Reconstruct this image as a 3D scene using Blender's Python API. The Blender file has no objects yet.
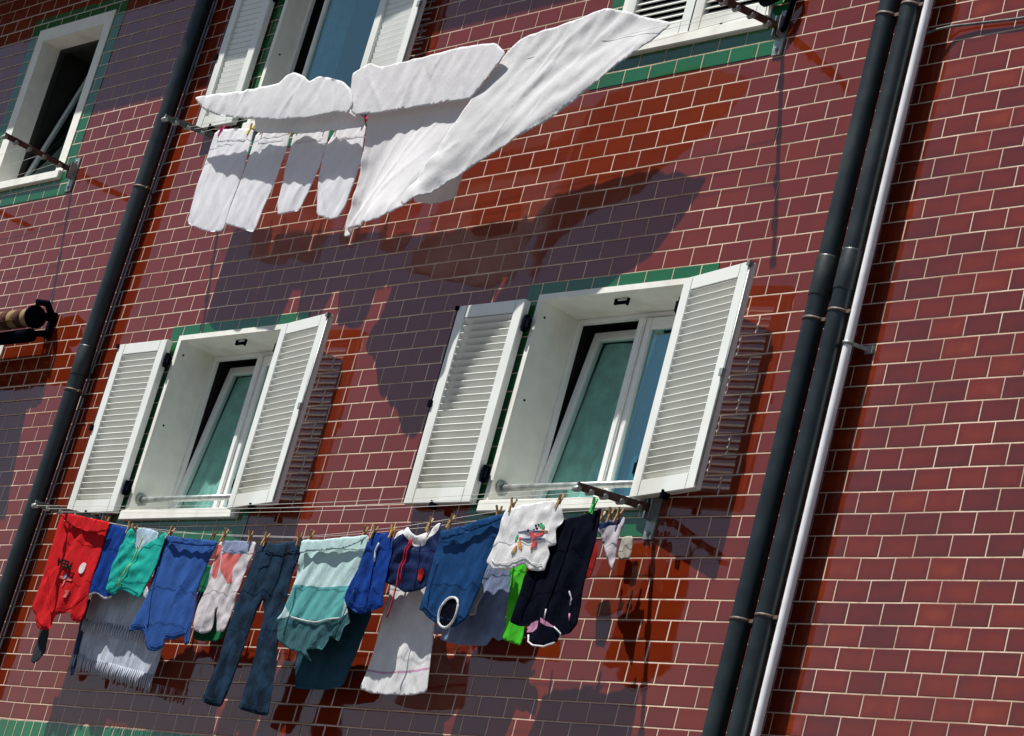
import bpy, bmesh, math, random
import numpy as np
from mathutils import Vector, Matrix, noise
from mathutils.geometry import delaunay_2d_cdt

# Everything is measured in tile rows: u to the right along the wall, v down, d out of the wall.
ROW = 0.12            # height of one tile row in metres
TILE = 1.919          # length of a tile, in rows
Z0 = 5.235            # height of v = 0 above the ground
CAM = dict(right=(0.6561743987962588, 0.710671166151653, 0.2537353975404645), up=(0.05520161580136562, -0.3805524389533084, 0.9231102982957166), back=(0.7525874965592284, -0.5917147410765916, -0.28893896451564915), pos=(77.55586402883182, 30.290897171801365, -81.13601904780637), lens=94.30799428888022)
GARMENTS = [
  {'mode': 'vert','amp': 0.2,'seed': 1,'key': 'red_tee','pts': [[-60.44,-0.93,2.5],[-59.63,-1.01,2.5],[-57.55,-0.71,2.5],[-54.9,-0.4,2.5],[-54.98,0.01,2.5],[-54.78,1.92,2.5],[-54.81,3.41,2.5],[-54.65,4.35,2.5],[-54.45,5.19,2.5],[-54.54,5.61,2.5],[-54.99,5.74,2.5],[-55.55,5.6,2.5],[-56.23,5.0,2.5],[-56.69,5.11,2.5],[-57.58,5.3,2.5],[-57.75,5.66,2.5],[-57.83,6.13,2.5],[-58.41,6.24,2.5],[-59.12,6.09,2.5],[-59.7,5.63,2.5],[-59.72,5.33,2.5],[-60.46,4.86,2.5],[-60.38,4.19,2.5],[-60.26,2.79,2.5],[-60.34,0.83,2.5]]},
  {'mode': 'vert','amp': 0.1,'seed': 2,'key': 'red_fold','pts': [[-59.93,-0.83,2.82],[-59.07,-0.88,2.82],[-57.0,-0.59,2.82],[-54.37,-0.27,2.82],[-54.37,0.26,2.82],[-55.34,0.38,2.82],[-56.92,0.23,2.82],[-58.43,-0.09,2.82],[-59.47,-0.49,2.82]]},
  {'mode': 'vert','amp': 0.1,'seed': 3,'key': 'charcoal_sock','pts': [[-60.28,5.43,1.7],[-59.28,5.41,1.7],[-59.08,6.16,1.7],[-58.87,7.32,1.7],[-59.2,7.82,1.7],[-59.62,8.05,1.7],[-60.02,7.89,1.7],[-60.08,7.25,1.7],[-60.04,6.39,1.7]]},
  {'zones': [['white',[[-56.26,3.48,2.4],[-55.24,3.84,2.4],[-54.73,4.02,2.4],[-54.25,3.81,2.4],[-53.7,3.95,2.4],[-53.07,4.15,2.4],[-52.31,4.02,2.4],[-51.93,4.39,2.4],[-53.74,4.41,2.4],[-56.0,4.01,2.4]]]],'mode': 'vert','amp': 0.22,'seed': 4,'key': 'royal_shorts_a','pts': [[-55.0,-0.31,2.4],[-53.87,-0.19,2.4],[-52.71,-0.0,2.4],[-52.33,0.84,2.4],[-52.33,2.31,2.4],[-52.38,3.56,2.4],[-52.35,4.15,2.4],[-53.09,4.26,2.4],[-53.86,3.99,2.4],[-54.2,3.91,2.4],[-54.7,4.13,2.4],[-55.32,3.96,2.4],[-55.92,3.69,2.4],[-55.78,2.74,2.4],[-55.25,1.68,2.4],[-55.09,0.61,2.4]]},
  {'mode': 'vert','amp': 0.1,'seed': 5,'key': 'navy_strap','pts': [[-56.73,3.92,1.2],[-56.09,3.91,1.2],[-56.11,4.55,1.2],[-56.29,5.51,1.2],[-56.12,6.56,1.2],[-55.9,7.6,1.2],[-55.81,8.44,1.2],[-56.04,8.55,1.2],[-56.3,8.04,1.2],[-56.52,6.78,1.2],[-56.82,5.31,1.2]]},
  {'mode': 'swag','amp': 0.3,'seed': 6,'key': 'teal_top','pts': [[-52.42,0.01,2.55],[-51.96,0.18,2.55],[-51.51,0.9,2.55],[-51.17,1.32,2.55],[-50.88,1.41,2.55],[-50.31,1.01,2.55],[-49.46,0.6,2.55],[-48.69,0.34,2.55],[-48.35,0.47,2.55],[-48.55,1.03,2.55],[-48.49,2.05,2.55],[-48.71,2.98,2.55],[-49.09,3.84,2.55],[-49.23,4.23,2.55],[-49.9,4.11,2.55],[-50.37,3.95,2.55],[-51.04,3.77,2.55],[-51.67,3.67,2.55],[-51.97,4.05,2.55],[-52.45,3.95,2.55],[-52.95,3.77,2.55],[-53.0,2.68,2.55],[-52.85,1.63,2.55],[-52.63,0.68,2.55]]},
  {'mode': 'vert','amp': 0.15,'seed': 7,'key': 'paleblue_cloth','pts': [[-53.16,-0.31,1.7],[-51.83,-0.25,1.7],[-50.79,-0.03,1.7],[-50.71,0.39,1.7],[-51.16,1.02,1.7],[-51.89,1.33,1.7],[-52.62,1.11,1.7]]},
  {'mode': 'vert','amp': 0.12,'seed': 8,'key': 'grey_towel','pts': [[-56.62,2.96,1.2],[-51.22,2.93,1.2],[-47.58,5.86,1.2],[-47.62,6.97,1.2],[-47.69,8.3,1.2],[-49.85,8.17,1.2],[-51.78,7.9,1.2],[-54.15,7.56,1.2],[-56.54,7.2,1.2],[-56.41,6.57,1.2],[-56.46,5.41,1.2]]},
  {'mode': 'vert','amp': 0.12,'seed': 9,'key': 'grey_towel_over','pts': [[-56.13,3.04,1.45],[-50.82,3.01,1.45],[-49.57,4.04,1.45],[-49.03,5.87,1.45],[-51.16,5.71,1.45],[-53.66,5.44,1.45],[-55.97,5.21,1.45],[-56.02,4.32,1.45]]},
  {'mode': 'vert','amp': 0.17,'seed': 10,'key': 'blue_tee','pts': [[-48.87,0.41,2.4],[-47.25,0.59,2.4],[-45.15,0.73,2.4],[-43.57,0.82,2.4],[-43.51,1.2,2.4],[-43.84,2.0,2.4],[-44.01,3.11,2.4],[-44.1,4.11,2.4],[-43.84,4.9,2.4],[-43.55,5.78,2.4],[-43.3,6.67,2.4],[-43.63,6.79,2.4],[-44.08,6.25,2.4],[-44.44,6.4,2.4],[-44.95,6.51,2.4],[-45.71,6.48,2.4],[-45.62,6.92,2.4],[-46.28,7.21,2.4],[-47.07,7.13,2.4],[-47.56,6.6,2.4],[-48.11,6.03,2.4],[-48.91,6.03,2.4],[-49.63,6.12,2.4],[-49.51,5.69,2.4],[-49.06,4.77,2.4],[-48.79,3.95,2.4],[-48.81,2.93,2.4],[-48.93,1.69,2.4]]},
  {'mode': 'vert','amp': 0.1,'seed': 11,'key': 'blue_fold','pts': [[-48.35,0.53,2.72],[-46.75,0.71,2.72],[-44.65,0.85,2.72],[-43.07,0.94,2.72],[-43.2,1.22,2.72],[-44.8,1.21,2.72],[-46.56,1.08,2.72],[-47.91,0.99,2.72]]},
  {'zones': [['coral',[[-43.51,1.03,2.4],[-42.96,1.04,2.4],[-42.59,2.15,2.4],[-42.68,3.06,2.4],[-43.07,2.88,2.4]]],['greyblue',[[-42.93,0.74,2.4],[-40.17,0.76,2.4],[-40.37,1.56,2.4],[-41.28,1.63,2.4],[-42.67,1.5,2.4]]],['coral',[[-42.67,1.5,2.4],[-41.28,1.63,2.4],[-40.8,1.53,2.4],[-41.2,2.42,2.4],[-40.93,3.27,2.4],[-41.43,3.28,2.4],[-42.46,2.42,2.4]]]],'mode': 'crumple','amp': 0.2,'seed': 12,'key': 'swim_shorts','pts': [[-43.44,0.81,2.4],[-41.68,0.82,2.4],[-39.87,0.89,2.4],[-39.82,1.6,2.4],[-40.07,2.6,2.4],[-40.18,3.59,2.4],[-40.2,4.58,2.4],[-40.28,5.48,2.4],[-40.47,5.95,2.4],[-41.16,5.98,2.4],[-41.48,5.23,2.4],[-41.55,4.6,2.4],[-41.76,4.79,2.4],[-41.6,5.96,2.4],[-42.36,6.12,2.4],[-43.19,5.92,2.4],[-43.47,5.59,2.4],[-43.58,4.54,2.4],[-43.35,3.43,2.4],[-43.3,2.42,2.4]]},
  {'mode': 'vert','amp': 0.2,'seed': 13,'key': 'green_cloth','pts': [[-46.02,1.81,1.2],[-44.06,1.72,1.2],[-42.84,3.56,1.2],[-42.02,5.83,1.2],[-42.77,6.14,1.2],[-44.29,6.15,1.2],[-45.05,5.99,1.2],[-45.18,5.62,1.2],[-45.55,4.14,1.2]]},
  {'mode': 'vert','amp': 0.26,'seed': 14,'key': 'jeans','pts': [[-39.23,0.88,2.4],[-38.06,1.03,2.4],[-36.84,0.89,2.4],[-35.77,0.69,2.4],[-35.63,1.61,2.4],[-35.86,2.68,2.4],[-35.76,3.74,2.4],[-35.58,4.96,2.4],[-35.4,6.18,2.4],[-35.03,7.56,2.4],[-34.63,9.09,2.4],[-34.33,10.31,2.4],[-35.41,10.29,2.4],[-37.04,10.08,2.4],[-37.13,9.19,2.4],[-36.98,7.97,2.4],[-37.03,6.92,2.4],[-37.22,5.69,2.4],[-37.44,4.64,2.4],[-37.69,4.11,2.4],[-38.02,4.73,2.4],[-38.16,6.24,2.4],[-38.25,7.83,2.4],[-38.43,9.24,2.4],[-38.73,10.05,2.4],[-39.76,9.99,2.4],[-40.71,9.75,2.4],[-40.57,8.96,2.4],[-40.3,7.71,2.4],[-40.18,6.29,2.4],[-40.06,5.03,2.4],[-39.94,3.77,2.4],[-39.78,2.6,2.4],[-39.65,1.6,2.4]]},
  {'zones': [['teal',[[-35.74,3.28,2.5],[-34.0,3.41,2.5],[-32.61,3.47,2.5],[-30.26,3.32,2.5],[-30.46,4.07,2.5],[-30.51,5.13,2.5],[-31.8,5.25,2.5],[-33.18,5.2,2.5],[-34.78,5.02,2.5],[-35.46,4.47,2.5]]],['slate_teal',[[-36.07,5.27,2.5],[-34.78,5.02,2.5],[-33.18,5.2,2.5],[-31.8,5.25,2.5],[-30.55,5.06,2.5],[-29.93,4.66,2.5],[-29.39,5.58,2.5],[-30.06,6.44,2.5],[-31.81,7.58,2.5],[-34.05,6.88,2.5],[-35.53,6.39,2.5]]]],'mode': 'diag','amp': 0.24,'seed': 15,'key': 'mint_shirt','pts': [[-35.62,0.87,2.5],[-34.33,0.88,2.5],[-32.47,0.75,2.5],[-30.19,0.6,2.5],[-30.08,1.32,2.5],[-30.26,2.35,2.5],[-30.45,3.25,2.5],[-30.56,4.07,2.5],[-30.1,4.75,2.5],[-29.73,5.28,2.5],[-30.09,5.49,2.5],[-30.21,6.29,2.5],[-30.91,6.02,2.5],[-31.18,6.5,2.5],[-31.38,6.76,2.5],[-31.74,6.68,2.5],[-32.48,6.84,2.5],[-31.92,7.47,2.5],[-32.66,7.05,2.5],[-33.42,6.93,2.5],[-34.1,6.78,2.5],[-34.8,6.58,2.5],[-35.46,6.25,2.5],[-35.64,5.7,2.5],[-35.86,5.28,2.5],[-35.52,4.82,2.5],[-35.28,3.94,2.5],[-35.33,3.06,2.5],[-35.49,2.0,2.5]]},
  {'mode': 'vert','amp': 0.1,'seed': 16,'key': 'mint_fold','pts': [[-35.29,0.95,2.82],[-33.88,1.0,2.82],[-32.03,0.87,2.82],[-29.75,0.72,2.82],[-30.0,0.99,2.82],[-31.25,1.4,2.82],[-32.8,1.56,2.82],[-34.16,1.59,2.82],[-35.15,1.73,2.82]]},
  {'mode': 'vert','amp': 0.12,'seed': 17,'key': 'darkteal_case','pts': [[-35.36,4.02,1.2],[-30.04,3.78,1.2],[-29.78,4.5,1.2],[-30.01,5.66,1.2],[-30.28,6.86,1.2],[-30.55,8.27,1.2],[-32.22,8.48,1.2],[-33.29,8.52,1.2],[-34.46,8.49,1.2],[-34.99,6.99,1.2],[-35.3,5.6,1.2]]},
  {'mode': 'vert','amp': 0.3,'seed': 18,'key': 'royal_shorts_b','pts': [[-29.88,0.46,2.5],[-29.11,0.54,2.5],[-28.26,0.44,2.5],[-27.93,1.33,2.5],[-27.75,2.35,2.5],[-27.63,3.37,2.5],[-27.38,4.41,2.5],[-28.11,4.63,2.5],[-29.01,4.83,2.5],[-29.67,4.66,2.5],[-30.64,4.26,2.5],[-30.55,3.39,2.5],[-30.3,2.27,2.5],[-30.08,1.32,2.5]]},
  {'zones': [['white',[[-28.3,0.91,2.4],[-28.04,0.33,2.4],[-27.27,0.09,2.4],[-26.83,0.43,2.4],[-26.28,0.68,2.4],[-25.43,0.36,2.4],[-24.78,-0.06,2.4],[-24.75,0.36,2.4],[-25.21,0.77,2.4],[-25.63,1.18,2.4],[-26.35,1.21,2.4],[-26.87,0.92,2.4],[-27.43,0.54,2.4],[-27.79,0.63,2.4]]]],'mode': 'swag','amp': 0.3,'seed': 19,'key': 'navy_shorts','pts': [[-28.16,0.83,2.4],[-27.99,0.46,2.4],[-27.29,0.17,2.4],[-26.79,0.51,2.4],[-26.26,0.71,2.4],[-25.42,0.39,2.4],[-24.8,0.0,2.4],[-24.62,0.2,2.4],[-24.25,1.35,2.4],[-24.18,2.32,2.4],[-24.39,3.16,2.4],[-24.82,3.46,2.4],[-25.43,3.57,2.4],[-26.14,3.63,2.4],[-26.74,3.39,2.4],[-27.72,3.15,2.4],[-28.27,2.79,2.4],[-28.31,1.99,2.4],[-28.3,1.33,2.4]]},
  {'zones': [['pinkstripe',[[-29.14,7.26,1.2],[-27.57,7.38,1.2],[-26.12,7.3,1.2],[-23.99,7.04,1.2],[-23.94,7.17,1.2],[-26.07,7.41,1.2],[-27.52,7.49,1.2],[-29.14,7.38,1.2]]]],'mode': 'vert','amp': 0.12,'seed': 20,'key': 'white_towel','pts': [[-29.15,2.23,1.2],[-25.79,2.22,1.2],[-24.78,4.33,1.2],[-24.31,5.93,1.2],[-24.02,7.2,1.2],[-23.75,8.33,1.2],[-25.12,8.51,1.2],[-26.82,8.54,1.2],[-28.09,8.5,1.2],[-29.13,8.31,1.2],[-28.94,7.35,1.2],[-28.84,6.2,1.2],[-28.86,4.39,1.2],[-28.78,3.4,1.2]]},
  {'zones': [],'mode': 'vert','amp': 0.17,'seed': 21,'key': 'petrol_tee','pts': [[-24.34,0.52,2.55],[-23.09,0.36,2.55],[-21.58,0.0,2.55],[-19.98,-0.39,2.55],[-19.81,0.15,2.55],[-19.84,1.03,2.55],[-20.05,1.9,2.55],[-20.24,2.69,2.55],[-20.3,3.48,2.55],[-20.47,4.26,2.55],[-20.57,4.77,2.55],[-20.66,4.99,2.55],[-21.0,5.24,2.55],[-21.41,5.38,2.55],[-22.0,5.36,2.55],[-22.89,5.21,2.55],[-23.55,4.94,2.55],[-24.0,4.66,2.55],[-24.38,4.57,2.55],[-24.35,3.83,2.55],[-24.29,2.7,2.55],[-24.3,1.73,2.55]]},
  {'mode': 'vert','amp': 0.12,'seed': 22,'key': 'petrol_fold','pts': [[-24.03,0.62,2.85],[-22.73,0.42,2.85],[-21.23,0.05,2.85],[-19.61,-0.27,2.85],[-19.63,0.01,2.85],[-20.86,0.41,2.85],[-22.12,0.75,2.85],[-23.21,1.0,2.85],[-23.8,1.06,2.85]]},
  {'mode': 'vert','amp': 0.25,'seed': 23,'key': 'denim_skirt','pts': [[-22.46,1.57,1.2],[-19.8,1.73,1.2],[-19.52,2.68,1.2],[-19.7,3.63,1.2],[-19.47,4.57,1.2],[-19.29,5.5,1.2],[-19.6,5.59,1.2],[-20.02,5.39,1.2],[-20.25,5.85,1.2],[-21.22,5.86,1.2],[-22.39,5.86,1.2],[-23.79,5.66,1.2],[-23.87,5.12,1.2],[-24.22,5.45,1.2],[-24.51,5.1,1.2],[-24.14,4.48,1.2]]},
  {'mode': 'vert','amp': 0.1,'seed': 24,'key': 'white_sock','pts': [[-21.71,2.82,1.8],[-21.12,2.9,1.8],[-20.83,3.41,1.8],[-21.06,4.01,1.8],[-20.99,4.51,1.8],[-21.49,4.55,1.8],[-21.73,4.18,1.8],[-21.71,3.54,1.8]]},
  {'mode': 'crumple','amp': 0.2,'seed': 25,'key': 'print_tee','pts': [[-18.99,-0.19,3.3],[-17.97,-0.46,3.3],[-16.68,-0.59,3.3],[-15.63,-0.7,3.3],[-15.01,-0.32,3.3],[-14.72,0.34,3.3],[-15.07,0.8,3.3],[-14.75,1.53,3.3],[-15.23,1.65,3.3],[-15.0,2.02,3.3],[-15.06,2.79,3.3],[-15.48,2.82,3.3],[-16.22,2.73,3.3],[-16.63,2.45,3.3],[-17.22,2.64,3.3],[-17.61,2.79,3.3],[-18.75,2.76,3.3],[-19.41,2.36,3.3],[-19.2,1.62,3.3],[-19.03,0.75,3.3]]},
  {'mode': 'vert','amp': 0.1,'seed': 26,'key': 'green_shirt','pts': [[-20.22,1.66,1.2],[-18.98,1.52,1.2],[-18.75,2.49,1.2],[-18.96,4.14,1.2],[-17.94,4.8,1.2],[-17.8,5.37,1.2],[-17.83,5.8,1.2],[-18.67,5.66,1.2],[-19.29,5.48,1.2],[-19.32,4.69,1.2],[-19.68,3.05,1.2]]},
  {'zones': [['pink',[[-15.54,5.7,3.1],[-15.37,5.3,3.1],[-14.87,5.1,3.1],[-14.75,5.52,3.1],[-15.07,5.69,3.1]]],['pink',[[-14.69,5.0,3.1],[-14.12,5.2,3.1],[-13.5,5.47,3.1],[-14.04,5.43,3.1],[-14.55,5.26,3.1]]]],'mode': 'vert','amp': 0.2,'seed': 27,'key': 'black_jacket','pts': [[-15.21,0.27,3.1],[-14.32,0.13,3.1],[-13.45,-0.06,3.1],[-12.55,-0.34,3.1],[-12.43,0.23,3.1],[-12.36,1.02,3.1],[-12.36,1.95,3.1],[-12.38,3.0,3.1],[-12.31,3.79,3.1],[-12.2,4.7,3.1],[-12.15,5.28,3.1],[-12.5,5.69,3.1],[-13.18,5.83,3.1],[-13.21,6.15,3.1],[-13.69,6.37,3.1],[-14.25,6.35,3.1],[-14.95,6.24,3.1],[-15.46,5.96,3.1],[-15.61,5.67,3.1],[-15.41,5.4,3.1],[-16.12,5.44,3.1],[-16.77,5.24,3.1],[-16.69,4.69,3.1],[-16.59,3.96,3.1],[-16.57,3.02,3.1],[-16.15,2.34,3.1],[-15.5,1.53,3.1]]},
  {'mode': 'vert','amp': 0.1,'seed': 28,'key': 'red_rag','pts': [[-15.46,0.3,1.2],[-14.75,0.17,1.2],[-14.22,1.12,1.2],[-14.23,2.4,1.2],[-14.86,2.47,1.2],[-15.25,1.39,1.2]]},
  {'zones': [['navy',[[-14.27,-0.15,1.6],[-12.54,-0.49,1.6],[-12.68,-0.12,1.6],[-13.47,0.01,1.6],[-13.86,0.27,1.6]]]],'mode': 'crumple','amp': 0.3,'seed': 29,'key': 'underwear','pts': [[-14.15,-0.08,1.6],[-13.56,-0.26,1.6],[-13.04,-0.34,1.6],[-12.52,-0.44,1.6],[-12.42,-0.06,1.6],[-12.59,0.61,1.6],[-12.49,1.41,1.6],[-12.38,2.23,1.6],[-12.77,1.87,1.6],[-13.24,1.27,1.6],[-13.74,0.6,1.6],[-14.03,0.22,1.6]]},
  {'mode': 'vert','amp': 0.08,'seed': 30,'key': 'beige_rag','pts': [[-13.75,0.11,0.4],[-12.95,0.06,0.4],[-12.75,0.84,0.4],[-12.77,1.22,0.4],[-13.53,1.24,0.4],[-13.71,0.84,0.4]]},
  {'mode': 'vert','amp': 0.13,'seed': 31,'key': 'sheet_fold_left','pts': [[-58.26,-27.68,3.9],[-56.0,-27.53,3.9],[-53.05,-27.32,3.9],[-50.95,-27.28,3.9],[-49.23,-27.25,3.9],[-48.68,-27.66,3.9],[-47.98,-27.82,3.9],[-46.77,-27.36,3.9],[-46.07,-26.9,3.9],[-45.19,-27.12,3.9],[-44.1,-26.86,3.9],[-42.6,-26.37,3.9],[-41.63,-25.75,3.9],[-41.04,-24.85,3.9],[-41.13,-24.14,3.9],[-43.01,-24.45,3.9],[-44.92,-24.41,3.9],[-46.96,-24.57,3.9],[-49.09,-24.82,3.9],[-52.1,-25.37,3.9],[-54.85,-25.94,3.9],[-56.7,-26.62,3.9]]},
  {'mode': 'vert','amp': 0.2,'seed': 32,'key': 'sheet_fold_left_back','pts': [[-51.93,-25.98,3.2],[-42.18,-24.93,3.2],[-40.59,-24.17,3.2],[-40.16,-23.54,3.2],[-42.88,-23.65,3.2],[-46.24,-23.93,3.2],[-51.27,-24.61,3.2]]},
  {'mode': 'vert','amp': 0.11,'seed': 33,'key': 'sheet_fold_mid','pts': [[-42.17,-26.88,3.75],[-41.45,-27.11,3.75],[-40.74,-27.35,3.75],[-39.55,-26.9,3.75],[-37.41,-26.91,3.75],[-35.03,-26.95,3.75],[-32.73,-27.04,3.75],[-30.97,-26.92,3.75],[-29.62,-26.78,3.75],[-28.47,-25.98,3.75],[-29.33,-24.91,3.75],[-30.37,-23.59,3.75],[-31.65,-23.65,3.75],[-33.69,-23.7,3.75],[-36.69,-23.8,3.75],[-39.33,-23.92,3.75],[-40.94,-24.1,3.75],[-41.82,-25.65,3.75]]},
  {'mode': 'diag','amp': 0.09,'seed': 34,'key': 'sheet_hang','pts': [[-40.3,-24.62,3.2],[-34.62,-24.44,3.2],[-31.26,-24.41,3.1],[-29.6,-25.64,3.0],[-30.09,-23.17,3.2],[-31.25,-21.0,3.4],[-32.42,-18.29,3.9],[-32.58,-17.57,4.2],[-33.46,-16.93,4.5],[-35.35,-16.53,4.5],[-37.6,-16.84,3.7],[-40.26,-17.04,2.4],[-40.34,-18.17,2.5],[-39.88,-20.09,2.8],[-39.86,-22.27,3.1]]},
  {'mode': 'fan','amp': 0.17,'seed': 35,'key': 'sheet_fly','pts': [[-29.13,-26.27,3.3],[-28.16,-27.05,3.3],[-26.59,-27.24,3.3],[-25.02,-27.33,3.3],[-24.0,-27.44,3.3],[-22.76,-27.62,3.3],[-21.88,-27.74,3.3],[-20.48,-27.39,3.2],[-18.59,-26.72,3.1],[-16.67,-26.14,3.0],[-17.31,-25.43,3.2],[-18.31,-24.63,3.4],[-19.58,-23.72,3.55],[-21.37,-22.63,3.65],[-23.11,-21.49,3.8],[-24.7,-20.68,4.0],[-27.01,-20.13,3.65],[-28.91,-19.12,3.8],[-30.66,-18.03,4.1],[-31.82,-17.17,4.8],[-32.09,-16.99,4.9],[-32.52,-17.32,4.8],[-32.15,-19.3,4.25],[-31.63,-21.22,3.9],[-30.6,-23.17,3.75],[-29.85,-24.81,3.5]]},
  {'mode': 'vert','amp': 0.2,'seed': 36,'key': 'sheet_hem','pts': [[-35.88,-21.14,2.2],[-31.63,-21.42,2.2],[-31.3,-19.76,2.2],[-31.33,-18.55,2.2],[-33.28,-18.41,2.2],[-35.21,-18.83,2.2]]},
  {'mode': 'vert','amp': 0.11,'seed': 40,'key': 'case_a','pts': [[-57.07,-25.96,2.4],[-55.02,-25.82,2.4],[-52.88,-25.48,2.4],[-52.71,-24.55,2.4],[-52.53,-22.73,2.4],[-52.7,-20.73,2.4],[-52.68,-18.91,2.4],[-53.0,-18.72,2.4],[-54.82,-18.95,2.4],[-57.09,-19.73,2.4],[-57.11,-20.78,2.4],[-57.21,-22.61,2.4],[-57.15,-24.45,2.4]]},
  {'mode': 'vert','amp': 0.11,'seed': 41,'key': 'case_b','pts': [[-52.47,-25.2,2.4],[-50.5,-25.11,2.4],[-48.68,-25.0,2.4],[-48.72,-23.36,2.4],[-48.84,-21.61,2.4],[-49.21,-19.9,2.4],[-49.37,-18.48,2.4],[-49.73,-18.38,2.4],[-50.92,-18.73,2.4],[-52.74,-19.18,2.4],[-52.72,-20.07,2.4],[-52.51,-21.83,2.4],[-52.47,-23.62,2.4]]},
  {'mode': 'vert','amp': 0.11,'seed': 42,'key': 'case_c','pts': [[-48.43,-24.61,2.4],[-46.56,-24.58,2.4],[-44.84,-24.52,2.4],[-44.73,-23.29,2.4],[-44.72,-21.99,2.4],[-45.02,-20.51,2.4],[-45.44,-19.31,2.4],[-46.39,-19.24,2.4],[-47.55,-19.24,2.4],[-47.86,-19.97,2.4],[-48.06,-21.52,2.4],[-48.22,-23.3,2.4]]},
  {'mode': 'vert','amp': 0.11,'seed': 43,'key': 'case_d','pts': [[-44.2,-24.39,2.4],[-42.88,-24.29,2.4],[-41.4,-24.22,2.4],[-41.02,-22.8,2.4],[-40.73,-21.7,2.4],[-40.86,-20.45,2.4],[-40.98,-19.03,2.4],[-41.39,-18.41,2.4],[-42.12,-18.36,2.4],[-43.51,-18.76,2.4],[-44.06,-19.97,2.4],[-44.38,-21.08,2.4],[-44.83,-23.08,2.4]]},
]
LINES = {'lowD': [[-59.66, -0.88, 2.4], [-55.39, -0.45, 2.4], [-52.78, -0.11, 2.4], [-49.08, 0.11, 2.4], [-45.49, 0.38, 2.4], [-36.13, 0.64, 2.4], [-32.34, 0.45, 2.4], [-27.94, 0.17, 2.4], [-24.16, -0.2, 2.4], [-20.53, -0.57, 2.4], [-16.3, -0.8, 2.4], [-12.23, -0.92, 2.4]], 'lowE': [[-59.0, -0.81, 1.2], [-50.95, -0.23, 1.2], [-44.0, 0.08, 1.2], [-37.84, 0.24, 1.2], [-33.97, 0.11, 1.2], [-31.08, -0.03, 1.2], [-27.12, -0.26, 1.2], [-20.45, -0.8, 1.2], [-12.16, -1.12, 1.2]]}
PEGS = [
  [-59.79, -0.97, 2.5, 'wood', 'left end of the red t-shirt'],
  [-55.25, -0.47, 2.5, 'wood', 'right end of the red t-shirt'],
  [-52.65, -0.13, 2.5, 'wood', 'dark blue shorts beside the red t-shirt'],
  [-52.16, -0.0, 2.5, 'wood', 'left strap of the teal top'],
  [-48.29, 0.22, 2.5, 'wood', 'left end of the medium blue t-shirt'],
  [-43.98, 0.43, 2.5, 'wood', 'right end of the medium blue t-shirt'],
  [-42.96, 0.39, 2.5, 'wood', 'left side of the white and coral swim shorts'],
  [-40.47, 0.52, 2.5, 'wood', 'right side of the white and coral swim shorts'],
  [-39.04, 0.65, 2.5, 'wood', 'left waist of the jeans'],
  [-35.99, 0.67, 2.5, 'wood', 'right waist of the jeans'],
  [-35.08, 0.57, 2.5, 'wood', 'left end of the mint striped shirt'],
  [-30.57, 0.4, 2.5, 'wood', 'right end of the mint striped shirt'],
  [-29.77, 0.35, 2.5, 'wood', 'left end of the bright blue shorts'],
  [-28.3, 0.36, 2.5, 'orange', 'gap between bright blue and navy shorts'],
  [-25.52, -0.03, 2.5, 'wood', 'right end of the navy shorts with white waistband'],
  [-23.95, -0.16, 2.5, 'wood', 'left end of the petrol blue t-shirt'],
  [-20.48, -0.53, 2.5, 'wood', 'right end of the petrol blue t-shirt'],
  [-18.62, -0.6, 3.3, 'wood', 'left shoulder of the printed white t-shirt'],
  [-15.34, -0.74, 3.3, 'wood', 'right shoulder of the printed white t-shirt'],
  [-12.92, -0.5, 3.3, 'green', 'corner of the black jacket'],
  [-14.13, -0.56, 1.6, 'wood', 'left side of the pale underwear'],
  [-13.55, -0.65, 1.6, 'wood', 'middle of the pale underwear'],
  [-13.0, -0.64, 1.6, 'wood', 'right side of the pale underwear'],
  [-56.45, -25.98, 2.4, 'pink', 'left corner of the first hanging pillowcase'],
  [-53.23, -25.61, 2.4, 'yellow', 'right corner of the first hanging pillowcase'],
  [-51.81, -25.42, 2.4, 'orange', 'left corner of the second pillowcase'],
  [-48.84, -25.08, 2.4, 'orange', 'right corner of the second pillowcase'],
  [-48.03, -25.03, 2.4, 'lime', 'left corner of the third pillowcase'],
  [-45.37, -24.73, 2.4, 'orange', 'right corner of the third pillowcase'],
  [-44.22, -24.7, 2.4, 'orange', 'left corner of the fourth pillowcase'],
  [-41.65, -24.6, 2.4, 'pink', 'right corner of the fourth pillowcase'],
]
SEAMS = [('jeans', [[-36.96, 1.0], [-36.9, 1.86], [-36.9, 2.93], [-37.2, 4.0]]), ('jeans', [[-38.69, 1.46], [-37.24, 1.61], [-35.34, 1.33]]), ('jeans', [[-38.03, 1.64], [-38.04, 2.22], [-38.85, 2.47]]), ('jeans', [[-36.15, 1.51], [-35.85, 2.04], [-35.28, 2.29]]), ('blue_tee', [[-48.41, 2.34], [-48.23, 4.01], [-47.63, 5.93]]), ('blue_tee', [[-43.32, 2.62], [-43.7, 4.37], [-43.67, 6.25]]), ('red_tee', [[-59.74, 2.6], [-59.07, 4.11], [-58.01, 5.27]]), ('red_tee', [[-54.85, 3.86], [-55.42, 4.5], [-55.91, 4.97]]), ('petrol_tee', [[-23.83, 2.1], [-23.88, 3.55], [-23.66, 4.67]]), ('black_jacket', [[-13.96, 0.55], [-14.07, 2.28], [-14.31, 4.14], [-14.34, 5.06]]), ('black_jacket', [[-15.71, 2.95], [-15.83, 3.89], [-16.14, 4.82]]), ('mint_shirt', [[-34.88, 3.48], [-34.75, 4.53], [-34.77, 6.1]]), ('mint_shirt', [[-29.88, 3.62], [-30.27, 4.82], [-30.67, 6.01]]), ('royal_shorts_b', [[-29.06, 0.68], [-28.89, 2.56], [-28.66, 4.59]]), ('navy_shorts', [[-25.88, 1.08], [-25.52, 2.23], [-25.25, 3.45]])]

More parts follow.
